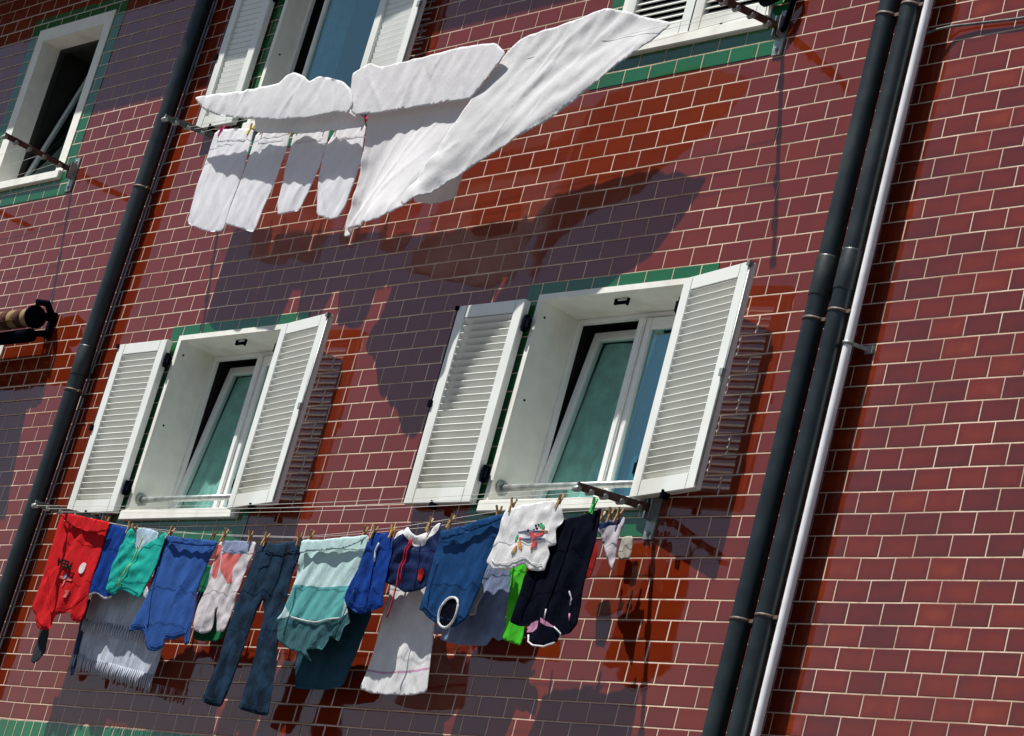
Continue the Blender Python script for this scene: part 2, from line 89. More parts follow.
random.seed(7)
scene = bpy.context.scene
col = scene.collection
R_ = math.radians

def P(u, v, d=0.0):
    return Vector((u*ROW, -d*ROW, Z0 - v*ROW))

# ------------------------------------------------------------------ objects
def empty(name, loc, label=None, cat=None, group=None, kind=None):
    o = bpy.data.objects.new(name, None); col.objects.link(o); o.location = loc
    o.empty_display_size = .1
    tag(o, label, cat, group, kind); return o

def tag(o, label=None, cat=None, group=None, kind=None):
    if label: o['label'] = label
    if cat: o['category'] = cat
    if group: o['group'] = group
    if kind: o['kind'] = kind
    return o

class MB:
    def __init__(s): s.bm = bmesh.new()
    def quad_prism(s, pts, depth_vec):
        a = [s.bm.verts.new(p) for p in pts]; b = [s.bm.verts.new(p + depth_vec) for p in pts]
        n = len(pts)
        s.bm.faces.new(a); s.bm.faces.new(b[::-1])
        for i in range(n): s.bm.faces.new((a[i], b[i], b[(i+1) % n], a[(i+1) % n]))
    def box(s, u0, u1, v0, v1, d0, d1):
        s.quad_prism([P(u0, v0, d1), P(u1, v0, d1), P(u1, v1, d1), P(u0, v1, d1)], Vector((0, (d1-d0)*ROW, 0)))
        return s
    def bar(s, a, b, w, h, up=Vector((0, 0, 1))):
        a = Vector(a); b = Vector(b); t = (b-a).normalized()
        x = t.cross(up).normalized(); y = x.cross(t).normalized()
        pts = [a + x*w/2*i + y*h/2*j for i, j in ((-1, -1), (1, -1), (1, 1), (-1, 1))]
        s.quad_prism(pts, b-a); return s
    def tube(s, pts, rad, n=12, cap=True):
        pts = [Vector(p) for p in pts]
        rads = rad if isinstance(rad, (list, tuple)) else [rad]*len(pts)
        rings = []
        for i, p in enumerate(pts):
            t = (pts[min(i+1, len(pts)-1)] - pts[max(i-1, 0)]).normalized()
            ref = Vector((0, 0, 1)) if abs(t.z) < .9 else Vector((0, 1, 0))
            x = t.cross(ref).normalized(); y = t.cross(x).normalized()
            rings.append([s.bm.verts.new(p + (x*math.cos(k*2*math.pi/n) + y*math.sin(k*2*math.pi/n))*rads[i]) for k in range(n)])
        for a, b in zip(rings, rings[1:]):
            for k in range(n): 
                f = s.bm.faces.new((a[k], a[(k+1) % n], b[(k+1) % n], b[k])); f.smooth = True
        if cap:
            s.bm.faces.new(rings[0][::-1]); s.bm.faces.new(rings[-1])
        return s
    def build(s, name, mat, parent=None, bevel=0.0, seg=2):
        bmesh.ops.recalc_face_normals(s.bm, faces=s.bm.faces[:])
        if not s.bm.verts: return None
        c = Vector((0, 0, 0))
        lo = Vector([min(v.co[i] for v in s.bm.verts) for i in range(3)])
        hi = Vector([max(v.co[i] for v in s.bm.verts) for i in range(3)])
        c = (lo+hi)/2
        if bevel:
            bmesh.ops.bevel(s.bm, geom=[e for e in s.bm.edges if not all(f.smooth for f in e.link_faces)], offset=bevel, segments=seg, affect='EDGES', clamp_overlap=True)
        for v in s.bm.verts: v.co -= c
        me = bpy.data.meshes.new(name); s.bm.to_mesh(me); s.bm.free()
        mats = mat if isinstance(mat, (list, tuple)) else [mat]
        for m in mats: me.materials.append(m)
        o = bpy.data.objects.new(name, me); col.objects.link(o)
        put(o, c, parent)
        return o

def world_loc(o):
    l = Vector(o.location)
    while o.parent: o = o.parent; l += Vector(o.location)
    return l
def put(o, loc, parent):
    if parent:
        o.parent = parent; o.location = Vector(loc) - world_loc(parent)
    else: o.location = loc

# ------------------------------------------------------------------ materials
def nodes(name):
    m = bpy.data.materials.new(name); m.use_nodes = True
    nt = m.node_tree; nt.nodes.clear()
    out = nt.nodes.new('ShaderNodeOutputMaterial')
    return m, nt, out
def N(nt, t, **k):
    n = nt.nodes.new(t)
    for a, b in k.items():
        if a.startswith('_'): setattr(n, a[1:], b)
    return n
def L(nt, a, b): nt.links.new(a, b)
def math_(nt, op, a, b=None, c=None):
    n = nt.nodes.new('ShaderNodeMath'); n.operation = op
    for i, x in enumerate((a, b, c)):
        if x is None: continue
        if isinstance(x, (int, float)): n.inputs[i].default_value = x
        else: nt.links.new(x, n.inputs[i])
    return n.outputs[0]
def smooth(nt, x, a, b):
    n = nt.nodes.new('ShaderNodeMapRange'); n.interpolation_type = 'SMOOTHSTEP'
    nt.links.new(x, n.inputs[0]); n.inputs[1].default_value = a; n.inputs[2].default_value = b
    return n.outputs[0]
def mixc(nt, f, a, b):
    n = nt.nodes.new('ShaderNodeMix'); n.data_type = 'RGBA'
    if isinstance(f, (int, float)): n.inputs[0].default_value = f
    else: nt.links.new(f, n.inputs[0])
    for i, x in ((6, a), (7, b)):
        if isinstance(x, tuple): n.inputs[i].default_value = (*x, 1)
        else: nt.links.new(x, n.inputs[i])
    return n.outputs[2]

def paint(name, colour, rough=.5, metal=0.0, var=.12, scale=18.0, bump=.0, spec=.5, dirt=None, dirt_amt=.3, ior=1.5):
    m, nt, out = nodes(name)
    b = N(nt, 'ShaderNodeBsdfPrincipled'); L(nt, b.outputs[0], out.inputs[0])
    tc = N(nt, 'ShaderNodeTexCoord')
    no = N(nt, 'ShaderNodeTexNoise'); no.inputs['Scale'].default_value = scale; no.inputs['Detail'].default_value = 6
    L(nt, tc.outputs['Object'], no.inputs['Vector'])
    c2 = tuple(max(0, x*(1-var*2)) for x in colour); c1 = tuple(min(1, x*(1+var)) for x in colour)
    cc = mixc(nt, smooth(nt, no.outputs[0], .3, .7), c2, c1)
    if dirt:
        n2 = N(nt, 'ShaderNodeTexNoise'); n2.inputs['Scale'].default_value = scale*.35; n2.inputs['Detail'].default_value = 8
        mp = N(nt, 'ShaderNodeMapping'); mp.inputs['Scale'].default_value = (1, 1, .35); mp.inputs['Location'].default_value = (3, 1, 7)
        L(nt, tc.outputs['Object'], mp.inputs[0]); L(nt, mp.outputs[0], n2.inputs['Vector'])
        f = math_(nt, 'MULTIPLY', smooth(nt, n2.outputs[0], .52, .72), dirt_amt)
        cc = mixc(nt, f, cc, dirt)
    L(nt, cc, b.inputs['Base Color'])
    b.inputs['Metallic'].default_value = metal; b.inputs['IOR'].default_value = ior
    rr = math_(nt, 'MULTIPLY_ADD', no.outputs[0], .2, rough-.1); L(nt, rr, b.inputs['Roughness'])
    b.inputs['Specular IOR Level'].default_value = spec
    if bump:
        bp = N(nt, 'ShaderNodeBump'); bp.inputs['Strength'].default_value = bump; bp.inputs['Distance'].default_value = .004
        L(nt, no.outputs[0], bp.inputs['Height']); L(nt, bp.outputs[0], b.inputs['Normal'])
    return m

def cloth_mat(name, colour, transl=.12, spec=.10, var=.1, wrinkle=.5, stretch=.3, rough=.85, weave=True, dark=None, streak=None):
    m, nt, out = nodes(name)
    b = N(nt, 'ShaderNodeBsdfPrincipled'); tr = N(nt, 'ShaderNodeBsdfTranslucent'); mx = N(nt, 'ShaderNodeMixShader')
    tc = N(nt, 'ShaderNodeTexCoord')
    mp = N(nt, 'ShaderNodeMapping'); mp.inputs['Scale'].default_value = (1, 1, stretch); L(nt, tc.outputs['Object'], mp.inputs[0])
    n1 = N(nt, 'ShaderNodeTexNoise'); n1.inputs['Scale'].default_value = 22; n1.inputs['Detail'].default_value = 5; n1.inputs['Distortion'].default_value = .6
    L(nt, mp.outputs[0], n1.inputs['Vector'])
    n2 = N(nt, 'ShaderNodeTexNoise'); n2.inputs['Scale'].default_value = 420; L(nt, tc.outputs['Object'], n2.inputs['Vector'])
    n3 = N(nt, 'ShaderNodeTexNoise'); n3.inputs['Scale'].default_value = 9; n3.inputs['Detail'].default_value = 4; L(nt, tc.outputs['Object'], n3.inputs['Vector'])
    c2 = dark or tuple(x*(1-var*2) for x in colour); c1 = tuple(min(1, x*(1+var)) for x in colour)
    cc = mixc(nt, smooth(nt, n3.outputs[0], .35, .65), c2, c1)
    cc = mixc(nt, math_(nt, 'MULTIPLY', n2.outputs[0], .25), cc, tuple(x*.6 for x in colour))
    if streak:
        s = N(nt, 'ShaderNodeTexNoise'); s.inputs['Scale'].default_value = 60; s.inputs['Detail'].default_value = 3
        m2 = N(nt, 'ShaderNodeMapping'); m2.inputs['Scale'].default_value = (1, 1, .04); L(nt, tc.outputs['Object'], m2.inputs[0]); L(nt, m2.outputs[0], s.inputs['Vector'])
        cc = mixc(nt, smooth(nt, s.outputs[0], .45, .7), cc, streak)
    L(nt, cc, b.inputs['Base Color']); L(nt, cc, tr.inputs[0])
    b.inputs['Roughness'].default_value = rough; b.inputs['Specular IOR Level'].default_value = spec
    h = math_(nt, 'ADD', n1.outputs[0], math_(nt, 'MULTIPLY', n2.outputs[0], .05))
    bp = N(nt, 'ShaderNodeBump'); bp.inputs['Strength'].default_value = wrinkle; bp.inputs['Distance'].default_value = .02
    L(nt, h, bp.inputs['Height']); L(nt, bp.outputs[0], b.inputs['Normal']); L(nt, bp.outputs[0], tr.inputs['Normal'])
    mx.inputs[0].default_value = transl
    L(nt, b.outputs[0], mx.inputs[1]); L(nt, tr.outputs[0], mx.inputs[2]); L(nt, mx.outputs[0], out.inputs[0])
    return m

def tile_mat(name, ramp, tile=TILE, rowh=1.0, row0=0.0, running=True, ior=1.74):
    """glazed tiles in running bond with pale grout; the grid is fixed to the wall"""
    m, nt, out = nodes(name)
    g = N(nt, 'ShaderNodeNewGeometry')
    sp = N(nt, 'ShaderNodeSeparateXYZ'); L(nt, g.outputs['Position'], sp.inputs[0])
    # laying is not perfect: small wander of the joints
    wn = N(nt, 'ShaderNodeTexNoise'); wn.inputs['Scale'].default_value = 1.3; L(nt, g.outputs['Position'], wn.inputs['Vector'])
    wob = math_(nt, 'MULTIPLY', math_(nt, 'SUBTRACT', wn.outputs[0], .5), .10)
    u = math_(nt, 'DIVIDE', sp.outputs[0], ROW)
    v = math_(nt, 'DIVIDE', math_(nt, 'SUBTRACT', Z0, sp.outputs[2]), ROW)
    v = math_(nt, 'ADD', math_(nt, 'DIVIDE', math_(nt, 'SUBTRACT', v, row0), rowh), wob)
    rowi = math_(nt, 'FLOOR', v); fv = math_(nt, 'SUBTRACT', v, rowi)
    odd = math_(nt, 'MODULO', math_(nt, 'ADD', rowi, 1000), 2.0)
    half = math_(nt, 'MULTIPLY', odd, .5 if running else 0.0)
    rj = N(nt, 'ShaderNodeTexWhiteNoise', _noise_dimensions='1D'); L(nt, rowi, rj.inputs['W'])
    uu = math_(nt, 'SUBTRACT', math_(nt, 'DIVIDE', u, tile), half)
    uu = math_(nt, 'ADD', uu, math_(nt, 'MULTIPLY', math_(nt, 'SUBTRACT', rj.outputs[0], .5), .07))
    ui = math_(nt, 'FLOOR', uu); fu = math_(nt, 'SUBTRACT', uu, ui)
    cb = N(nt, 'ShaderNodeCombineXYZ'); L(nt, ui, cb.inputs[0]); L(nt, rowi, cb.inputs[1])
    w = N(nt, 'ShaderNodeTexWhiteNoise', _noise_dimensions='3D'); L(nt, cb.outputs[0], w.inputs['Vector'])
    sc = N(nt, 'ShaderNodeSeparateColor'); L(nt, w.outputs['Color'], sc.inputs[0])
    du = math_(nt, 'MULTIPLY', math_(nt, 'MINIMUM', fu, math_(nt, 'SUBTRACT', 1.0, fu)), tile)
    dv = math_(nt, 'MULTIPLY', math_(nt, 'MINIMUM', fv, math_(nt, 'SUBTRACT', 1.0, fv)), rowh)
    e = math_(nt, 'MINIMUM', du, dv)
    fine = N(nt, 'ShaderNodeTexNoise'); fine.inputs['Scale'].default_value = 60; fine.inputs['Detail'].default_value = 4; L(nt, g.outputs['Position'], fine.inputs['Vector'])
    e = math_(nt, 'ADD', e, math_(nt, 'MULTIPLY', math_(nt, 'SUBTRACT', fine.outputs[0], .5), .018))
    mask = smooth(nt, e, .020, .035)
    rp = N(nt, 'ShaderNodeValToRGB'); rp.color_ramp.interpolation = 'LINEAR'
    els = rp.color_ramp.elements
    els[0].position = ramp[0][0]; els[0].color = (*ramp[0][1], 1)
    els[1].position = ramp[-1][0]; els[1].color = (*ramp[-1][1], 1)
    for p_, c_ in ramp[1:-1]:
        x = els.new(p_); x.color = (*c_, 1)
    # firing cloud inside each tile
    cl = N(nt, 'ShaderNodeTexNoise'); cl.inputs['Scale'].default_value = 5.5; cl.inputs['Detail'].default_value = 3
    av = N(nt, 'ShaderNodeVectorMath', _operation='MULTIPLY_ADD'); L(nt, w.outputs['Color'], av.inputs[0]); av.inputs[1].default_value = (9, 9, 9); L(nt, g.outputs['Position'], av.inputs[2])
    L(nt, av.outputs[0], cl.inputs['Vector'])
    k = math_(nt, 'ADD', math_(nt, 'MULTIPLY', sc.outputs[0], .62), math_(nt, 'MULTIPLY', math_(nt, 'SUBTRACT', cl.outputs[0], .38), .75))
    k = math_(nt, 'ADD', k, math_(nt, 'MULTIPLY', math_(nt, 'SUBTRACT', smooth(nt, e, .03, .40), .6), .28))
    # the bay to the right of the downpipes is laid with a more clouded batch
    bay = smooth(nt, u, -4.5, -3.5)
    k = math_(nt, 'ADD', .46, math_(nt, 'MULTIPLY', math_(nt, 'SUBTRACT', k, .46), math_(nt, 'MULTIPLY_ADD', bay, .62, .42)))
    L(nt, k, rp.inputs[0])
    gn = N(nt, 'ShaderNodeTexNoise'); gn.inputs['Scale'].default_value = 2.2; gn.inputs['Detail'].default_value = 5; L(nt, g.outputs['Position'], gn.inputs['Vector'])
    grout = mixc(nt, smooth(nt, gn.outputs[0], .35, .7), (.46, .34, .25), (.78, .62, .49))
    g2 = N(nt, 'ShaderNodeTexNoise'); g2.inputs['Scale'].default_value = 14; g2.inputs['Detail'].default_value = 6; L(nt, g.outputs['Position'], g2.inputs['Vector'])
    grout = mixc(nt, math_(nt, 'MULTIPLY', smooth(nt, g2.outputs[0], .55, .75), .55), grout, (.20, .15, .12))
    st = N(nt, 'ShaderNodeTexNoise'); st.inputs['Scale'].default_value = 5; st.inputs['Detail'].default_value = 6; sm = N(nt, 'ShaderNodeMapping'); sm.inputs['Scale'].default_value = (1, 1, .12); L(nt, g.outputs['Position'], sm.inputs[0]); L(nt, sm.outputs[0], st.inputs['Vector'])
    grime = math_(nt, 'MULTIPLY', smooth(nt, st.outputs[0], .5, .75), .20)
    tcol = mixc(nt, grime, rp.outputs[0], (.070, .022, .016))
    colr = mixc(nt, mask, grout, tcol)
    b = N(nt, 'ShaderNodeBsdfPrincipled'); L(nt, colr, b.inputs['Base Color']); L(nt, b.outputs[0], out.inputs[0])
    rough = math_(nt, 'ADD', math_(nt, 'MULTIPLY', math_(nt, 'SUBTRACT', 1.0, mask), .75), math_(nt, 'ADD', math_(nt, 'MULTIPLY_ADD', sc.outputs[2], .035, .03), math_(nt, 'MULTIPLY', grime, .25)))
    L(nt, rough, b.inputs['Roughness'])
    b.inputs['IOR'].default_value = ior
    L(nt, math_(nt, 'MULTIPLY_ADD', mask, .42, .08), b.inputs['Specular IOR Level'])
    # relief: sunk grout, soft tile edges, each tile tilted a hair, gentle waves in the glaze
    t1 = math_(nt, 'MULTIPLY', math_(nt, 'MULTIPLY', math_(nt, 'SUBTRACT', sc.outputs[1], .5), fu), .9)
    t2 = math_(nt, 'MULTIPLY', math_(nt, 'MULTIPLY', math_(nt, 'SUBTRACT', sc.outputs[2], .5), fv), .45)
    wv = N(nt, 'ShaderNodeTexNoise'); wv.inputs['Scale'].default_value = 7; wv.inputs['Detail'].default_value = 1; L(nt, g.outputs['Position'], wv.inputs['Vector'])
    hh = math_(nt, 'ADD', math_(nt, 'ADD', t1, t2), math_(nt, 'MULTIPLY', wv.outputs[0], .9))
    hh = math_(nt, 'ADD', hh, math_(nt, 'MULTIPLY', smooth(nt, e, .02, .09), 1.0))
    bp = N(nt, 'ShaderNodeBump'); bp.inputs['Strength'].default_value = 1.0; bp.inputs['Distance'].default_value = .0014
    L(nt, hh, bp.inputs['Height']); L(nt, bp.outputs[0], b.inputs['Normal'])
    return m

def glass_mat(name, tint, refl_ior=1.6):
    m, nt, out = nodes(name)
    t = N(nt, 'ShaderNodeBsdfTransparent'); t.inputs[0].default_value = (*tint, 1)
    gl = N(nt, 'ShaderNodeBsdfGlossy'); gl.inputs['Roughness'].default_value = .015; gl.inputs[0].default_value = (.66, 1, .96, 1)
    fr = N(nt, 'ShaderNodeFresnel'); fr.inputs[0].default_value = refl_ior
    tc = N(nt, 'ShaderNodeTexCoord'); no = N(nt, 'ShaderNodeTexNoise'); no.inputs['Scale'].default_value = 3; L(nt, tc.outputs['Object'], no.inputs['Vector'])
    bp = N(nt, 'ShaderNodeBump'); bp.inputs['Strength'].default_value = .15; bp.inputs['Distance'].default_value = .01; L(nt, no.outputs[0], bp.inputs['Height'])
    L(nt, bp.outputs[0], gl.inputs['Normal'])
    mx = N(nt, 'ShaderNodeMixShader'); gb = N(nt, 'ShaderNodeNewGeometry'); L(nt, math_(nt, 'MULTIPLY', fr.outputs[0], math_(nt, 'SUBTRACT', 1.0, gb.outputs['Backfacing'])), mx.inputs[0]); L(nt, t.outputs[0], mx.inputs[1]); L(nt, gl.outputs[0], mx.inputs[2])
    L(nt, mx.outputs[0], out.inputs[0]); return m

M = {}
M['red_tile'] = tile_mat('red_glazed_tile', [(0.0, (.100, .0130, .0060)), (.4, (.142, .0155, .0040)), (.75, (.180, .0215, .0036)), (1.0, (.240, .036, .006))])
M['green_tile'] = tile_mat('green_glazed_tile', [(0.0, (.008, .085, .026)), (.6, (.012, .125, .040)), (1.0, (.020, .17, .058))])
M['green_soldier'] = tile_mat('green_soldier_tile', [(0.0, (.010, .110, .040)), (1.0, (.020, .19, .075))], tile=TILE/2, rowh=TILE, row0=11.05, running=False)
M['lacquer'] = paint('white_lacquered_metal', (.76, .78, .735), .35, var=.02, scale=5, dirt=(.42, .39, .31), dirt_amt=.4)
M['plaster'] = paint('white_plaster', (.80, .80, .735), .8, var=.03, scale=9, bump=.15, dirt=(.42, .38, .28), dirt_amt=.3)
M['pvc'] = paint('white_window_frame', (.78, .79, .77), .3, var=.02, scale=6)
M['pipe'] = paint('dark_green_pipe', (.011, .019, .021), .33, var=.18, scale=7, dirt=(.055, .065, .062), dirt_amt=.5)
M['pipe_collar'] = paint('pale_pipe_collar', (.020, .029, .031), .42, var=.15, scale=14)
M['conduit'] = paint('white_conduit', (.78, .78, .80), .4, var=.04, scale=12, dirt=(.35, .34, .33), dirt_amt=.3)
M['wire_tie'] = paint('rusty_tie', (.11, .07, .05), .6, var=.3, scale=40)
M['rust'] = paint('rusty_brown_steel', (.085, .032, .020), .62, var=.35, scale=24, bump=.4, dirt=(.30, .24, .18), dirt_amt=.7)
M['galv'] = paint('galvanised_steel', (.36, .39, .38), .45, metal=.55, var=.15, scale=22, dirt=(.16, .13, .10), dirt_amt=.6)
M['grey_arm'] = paint('weathered_grey_green_steel', (.10, .12, .11), .55, var=.25, scale=26, dirt=(.32, .33, .30), dirt_amt=.6)
M['black'] = paint('black_iron', (.012, .012, .013), .5, var=.2, scale=20)
M['line'] = paint('plastic_line', (.68, .66, .60), .5, var=.05)
M['room'] = paint('dark_room', (.022, .021, .020), .9, var=.1)
M['glass'] = glass_mat('window_glass', (.90, .98, .96), 1.9)
M['mirror_glass'] = glass_mat('blue_window_glass', (.5, .75, .8), 3.6)
M['curtain'] = cloth_mat('teal_curtain', (.36, .62, .58), transl=.3, wrinkle=.3, stretch=.05)
M['pale_curtain'] = cloth_mat('grey_curtain', (.30, .5, .55), transl=.3, wrinkle=.3, stretch=.05)
M['soffit'] = paint('eaves_boards', (.16, .10, .07), .8, var=.2, scale=6)
M['roof'] = paint('clay_roof', (.30, .11, .06), .8, var=.25, scale=8, bump=.5)
M['awning_beige'] = cloth_mat('beige_awning_stripe', (.30, .21, .11), transl=.1)
M['awning_brown'] = cloth_mat('brown_awning_stripe', (.10, .04, .03), transl=.1)
for k, c in dict(wood=(.40, .24, .10), orange=(.62, .33, .04), pink=(.72, .03, .22), yellow=(.70, .55, .04), lime=(.45, .65, .05), green=(.05, .50, .12)).items():
    M['peg_'+k] = paint('peg_'+k, c, .5, var=.12, scale=60)

C = lambda n, c, **k: cloth_mat('cloth_'+n, c, **k)
M.update(red=C('red', (.55, .010, .014), var=.05), charcoal=C('charcoal', (.030, .036, .040)), royal=C('royal_blue', (.004, .040, .24), rough=.6), white=C('white', (.82, .82, .83), transl=.3, var=.03),
  navy=C('navy', (.008, .018, .075), rough=.5), teal=C('teal', (.012, .36, .30), var=.06), paleblue=C('pale_blue', (.42, .56, .68)), towel=C('grey_blue_towel', (.52, .56, .64), streak=(.36, .39, .46), wrinkle=.5),
  blue=C('medium_blue', (.026, .085, .30), var=.06), coral=C('coral', (.62, .15, .14)), greyblue=C('grey_blue', (.22, .26, .40), wrinkle=.8), offwhite=C('off_white', (.62, .58, .60), transl=.2, var=.05),
  green=C('dark_green', (.008, .15, .055)), jeans=C('jeans', (.010, .033, .066), dark=(.004, .012, .026), wrinkle=.8), denim_light=C('faded_denim', (.06, .10, .15)),
  mint=C('pale_mint', (.50, .68, .68), var=.04, transl=.2), teal_band=C('teal_band', (.10, .36, .36), var=.06), slate_teal=C('slate_teal', (.045, .13, .15), wrinkle=.8),
  darkteal=C('dark_teal', (.022, .075, .11), var=.06), pinkstripe=C('pink_stripe', (.58, .34, .50)), petrol=C('petrol_blue', (.008, .052, .16), rough=.5), denim=C('blue_denim', (.20, .25, .40), wrinkle=.9),
  lime=C('bright_green', (.06, .50, .025)), black=C('black', (.003, .004, .010), rough=.9, spec=.02, transl=.02), pink=C('pink', (.55, .24, .40)), redrag=C('dark_red', (.30, .012, .010)),
  pale=C('pale_lilac', (.60, .56, .62), transl=.2), beige=C('beige', (.42, .40, .34)), redcord=C('red_cord', (.55, .02, .04)), yellow=C('yellow_cord', (.62, .62, .06)), lettering=C('black_print', (.006, .006, .008), wrinkle=.2),
  sheet=C('white_cotton', (.86, .86, .875), transl=.38, var=.01, wrinkle=.2, stretch=.6), sheet_double=C('white_cotton_doubled', (.66, .66, .67), transl=.16, var=.01, wrinkle=.2, stretch=.6),
  case=C('white_pillowcase', (.88, .89, .93), transl=.32, var=.02, wrinkle=.25, stretch=.12),
  p_red=C('print_red', (.62, .10, .10)), p_orange=C('print_orange', (.62, .28, .08)), p_green=C('print_green', (.06, .30, .16)), p_blue=C('print_blue', (.18, .22, .40)))

# ------------------------------------------------------------------ the building
BASE = P(-30, 0, 0); BASE.z = 0
bld = empty('apartment_building', BASE, 'building front of glazed dark red tiles with green tile bands and white windows', 'building')
WINS = [  # u0, u1, v0, v1 of each opening
  (-57.4, -46.3, -13.0, -2.0, 'tilt'), (-24.6, -13.6, -13.0, -2.0, 'tilt'),
  (-57.4, -46.3, -38.0, -27.6, 'open'), (-24.2, -13.4, -38.0, -27.4, 'closed'),
  (-88.0, -79.9, -38.45, -27.0, 'plain'), (-88.0, -79.9, -13.45, -2.0, 'plain')]
us = sorted({-150, 45} | {w[0] for w in WINS} | {w[1] for w in WINS}); vs = sorted({-43.2, 43.62} | {w[2] for w in WINS} | {w[3] for w in WINS})
bm = bmesh.new()
for i in range(len(us)-1):
    for j in range(len(vs)-1):
        uc, vc = (us[i]+us[i+1])/2, (vs[j]+vs[j+1])/2
        if any(w[0] < uc < w[1] and w[2] < vc < w[3] for w in WINS): continue
        bm.faces.new([bm.verts.new(P(us[i], vs[j])), bm.verts.new(P(us[i], vs[j+1])), bm.verts.new(P(us[i+1], vs[j+1])), bm.verts.new(P(us[i+1], vs[j]))])
bmesh.ops.remove_doubles(bm, verts=bm.verts[:], dist=1e-4)
mb = MB(); mb.bm.free(); mb.bm = bm
mb.build('wall', M['red_tile'], bld)
for f in bld.children[0].data.polygons:
    pass
# tile bands a few millimetres proud of the red field
def band(u0, u1, v0, v1, mat='green_tile', name='tile_band', parent=None):
    return MB().box(u0, u1, v0, v1, -.2, .035).build(name, M[mat], parent or bld)
MB().box(-150, -4.8, 11.06, 12.9, -.2, .035).build('tile_band', M['green_soldier'], bld)
# eaves and roof
e = MB().box(-150, 45, -44.0, -43.2, -1, 5.0).box(-150, 45, -44.6, -44.0, 4.6, 5.25).build('eaves', M['soffit'], bld)
mb = MB(); a = [P(-150, -44.65, 5.6), P(45, -44.65, 5.6), P(45, -62, -30), P(-150, -62, -30)]
mb.quad_prism(a, Vector((0, 0, .09))); mb.build('roof', M['roof'], bld)

def frame(mb, u0, u1, v0, v1, d0, d1, w, tilt=0.0):
    """rectangular frame of four bars; tilt moves the top inwards"""
    def q(a, b, c_, e_):
        pts = [(a, c_), (b, c_), (b, e_), (a, e_)]
        f = lambda v: -tilt*(v1-v)/(v1-v0)
        mb.quad_prism([P(x, y, d1+f(y)) for x, y in pts], Vector((0, (d1-d0)*ROW, 0)))
    q(u0, u0+w, v0, v1); q(u1-w, u1, v0, v1); q(u0+w, u1-w, v0, v0+w); q(u0+w, u1-w, v1-w, v1)

def shutter(win, hu, v0, v1, width, sgn, ang, slat_ang=42, d=.35, name='shutter', label=None, th=.42, flip=1):
    """one louvred leaf hinged at hu, swung by ang out of the wall plane"""
    ca, sa = math.cos(ang), math.sin(ang)
    def T(x, v, y):      # x along the leaf from the hinge, y out of the leaf
        return P(hu + sgn*(x*ca - y*sa), v, d + x*sa + y*ca)
    def bx(mb, x0, x1, va, vb, y0, y1):
        a = [T(x0, va, y1), T(x1, va, y1), T(x1, vb, y1), T(x0, vb, y1)]
        b = [T(x0, va, y0), T(x1, va, y0), T(x1, vb, y0), T(x0, vb, y0)]
        A = [mb.bm.verts.new(p) for p in a]; B = [mb.bm.verts.new(p) for p in b]
        mb.bm.faces.new(A); mb.bm.faces.new(B[::-1])
        for i in range(4): mb.bm.faces.new((A[i], B[i], B[(i+1) % 4], A[(i+1) % 4]))
    mb = MB(); sw = .72
    bx(mb, 0, sw, v0, v1, 0, th); bx(mb, width-sw, width, v0, v1, 0, th)
    bx(mb, sw, width-sw, v0, v0+sw, .003, th-.003); bx(mb, sw, width-sw, v1-sw*1.15, v1, .003, th-.003)
    o = mb.build(name, M['lacquer'], win, bevel=.004)
    if label: o['label'] = label
    # slats as one part
    mb = MB(); va, vb = v0+sw, v1-sw*1.15; n = int((vb-va)/.385); pit = (vb-va)/n
    s_, c_ = math.sin(R_(slat_ang)), math.cos(R_(slat_ang)); ch = .44 if slat_ang < 60 else .335
    for i in range(n):
        vc = va + pit*(i+.5); yc = th*.5
        prof = []
        for t, q in ((-.5, -.03), (.5, -.03), (.5, .03), (-.5, .03)):
            # inner edge high, outer edge low
            prof.append((vc + flip*(t*ch*s_ - q*c_), yc + t*ch*c_*1.0 + q*s_))
        A = [mb.bm.verts.new(T(sw-.02, v, y)) for v, y in prof]; B = [mb.bm.verts.new(T(width-sw+.02, v, y)) for v, y in prof]
        mb.bm.faces.new(A); mb.bm.faces.new(B[::-1])
        for k in range(4): mb.bm.faces.new((A[k], B[k], B[(k+1) % 4], A[(k+1) % 4]))
    mb.build('louvres', M['lacquer'], win)
    # hinges and stay
    for vh in (v0+1.3, v1-1.6):
        mb = MB(); bx(mb, -.55, .25, vh-.28, vh+.28, th*.2, th*.62); bx(mb, -.3, -.1, vh-.45, vh+.45, th*.1, th*.75)
        mb.build('hinge', M['black'], win, bevel=.003)
    mb = MB(); x = width*.55
    bx(mb, x-.14, x+.16, v1+.0, v1+.28, th*.3, th*1.25); bx(mb, x-.05, x+.07, v1-.12, v1+.1, th+.005, th*1.3)
    mb.build('shutter_stay', M['black'], win, bevel=.003)
    # espagnolette along the free edge
    mb = MB(); mb.tube([T(width-.02+.06, v0+.15, th*.9), T(width+.04, v1-.15, th*.9)], .006, 8)
    bx(mb, width-.1, width+.16, (v0+v1)/2-.18, (v0+v1)/2+.18, th*.85, th*1.3)
    bx(mb, width-.1, width+.14, v0+.02, v0+.25, th*.7, th*1.25)
    mb.build('bolt', M['black'] if sgn < 0 else M['galv'], win)

def pane_mesh(u0, u1, v0, v1, d, tilt, name, parent, mat='glass'):
    f = lambda v: d - tilt*(v1-v)/(v1-v0)
    mb = MB(); mb.quad_prism([P(u0, v0, d-tilt), P(u1, v0, d-tilt), P(u1, v1, d), P(u0, v1, d)], Vector((0, .006, 0)))
    return mb.build(name, M[mat], parent)

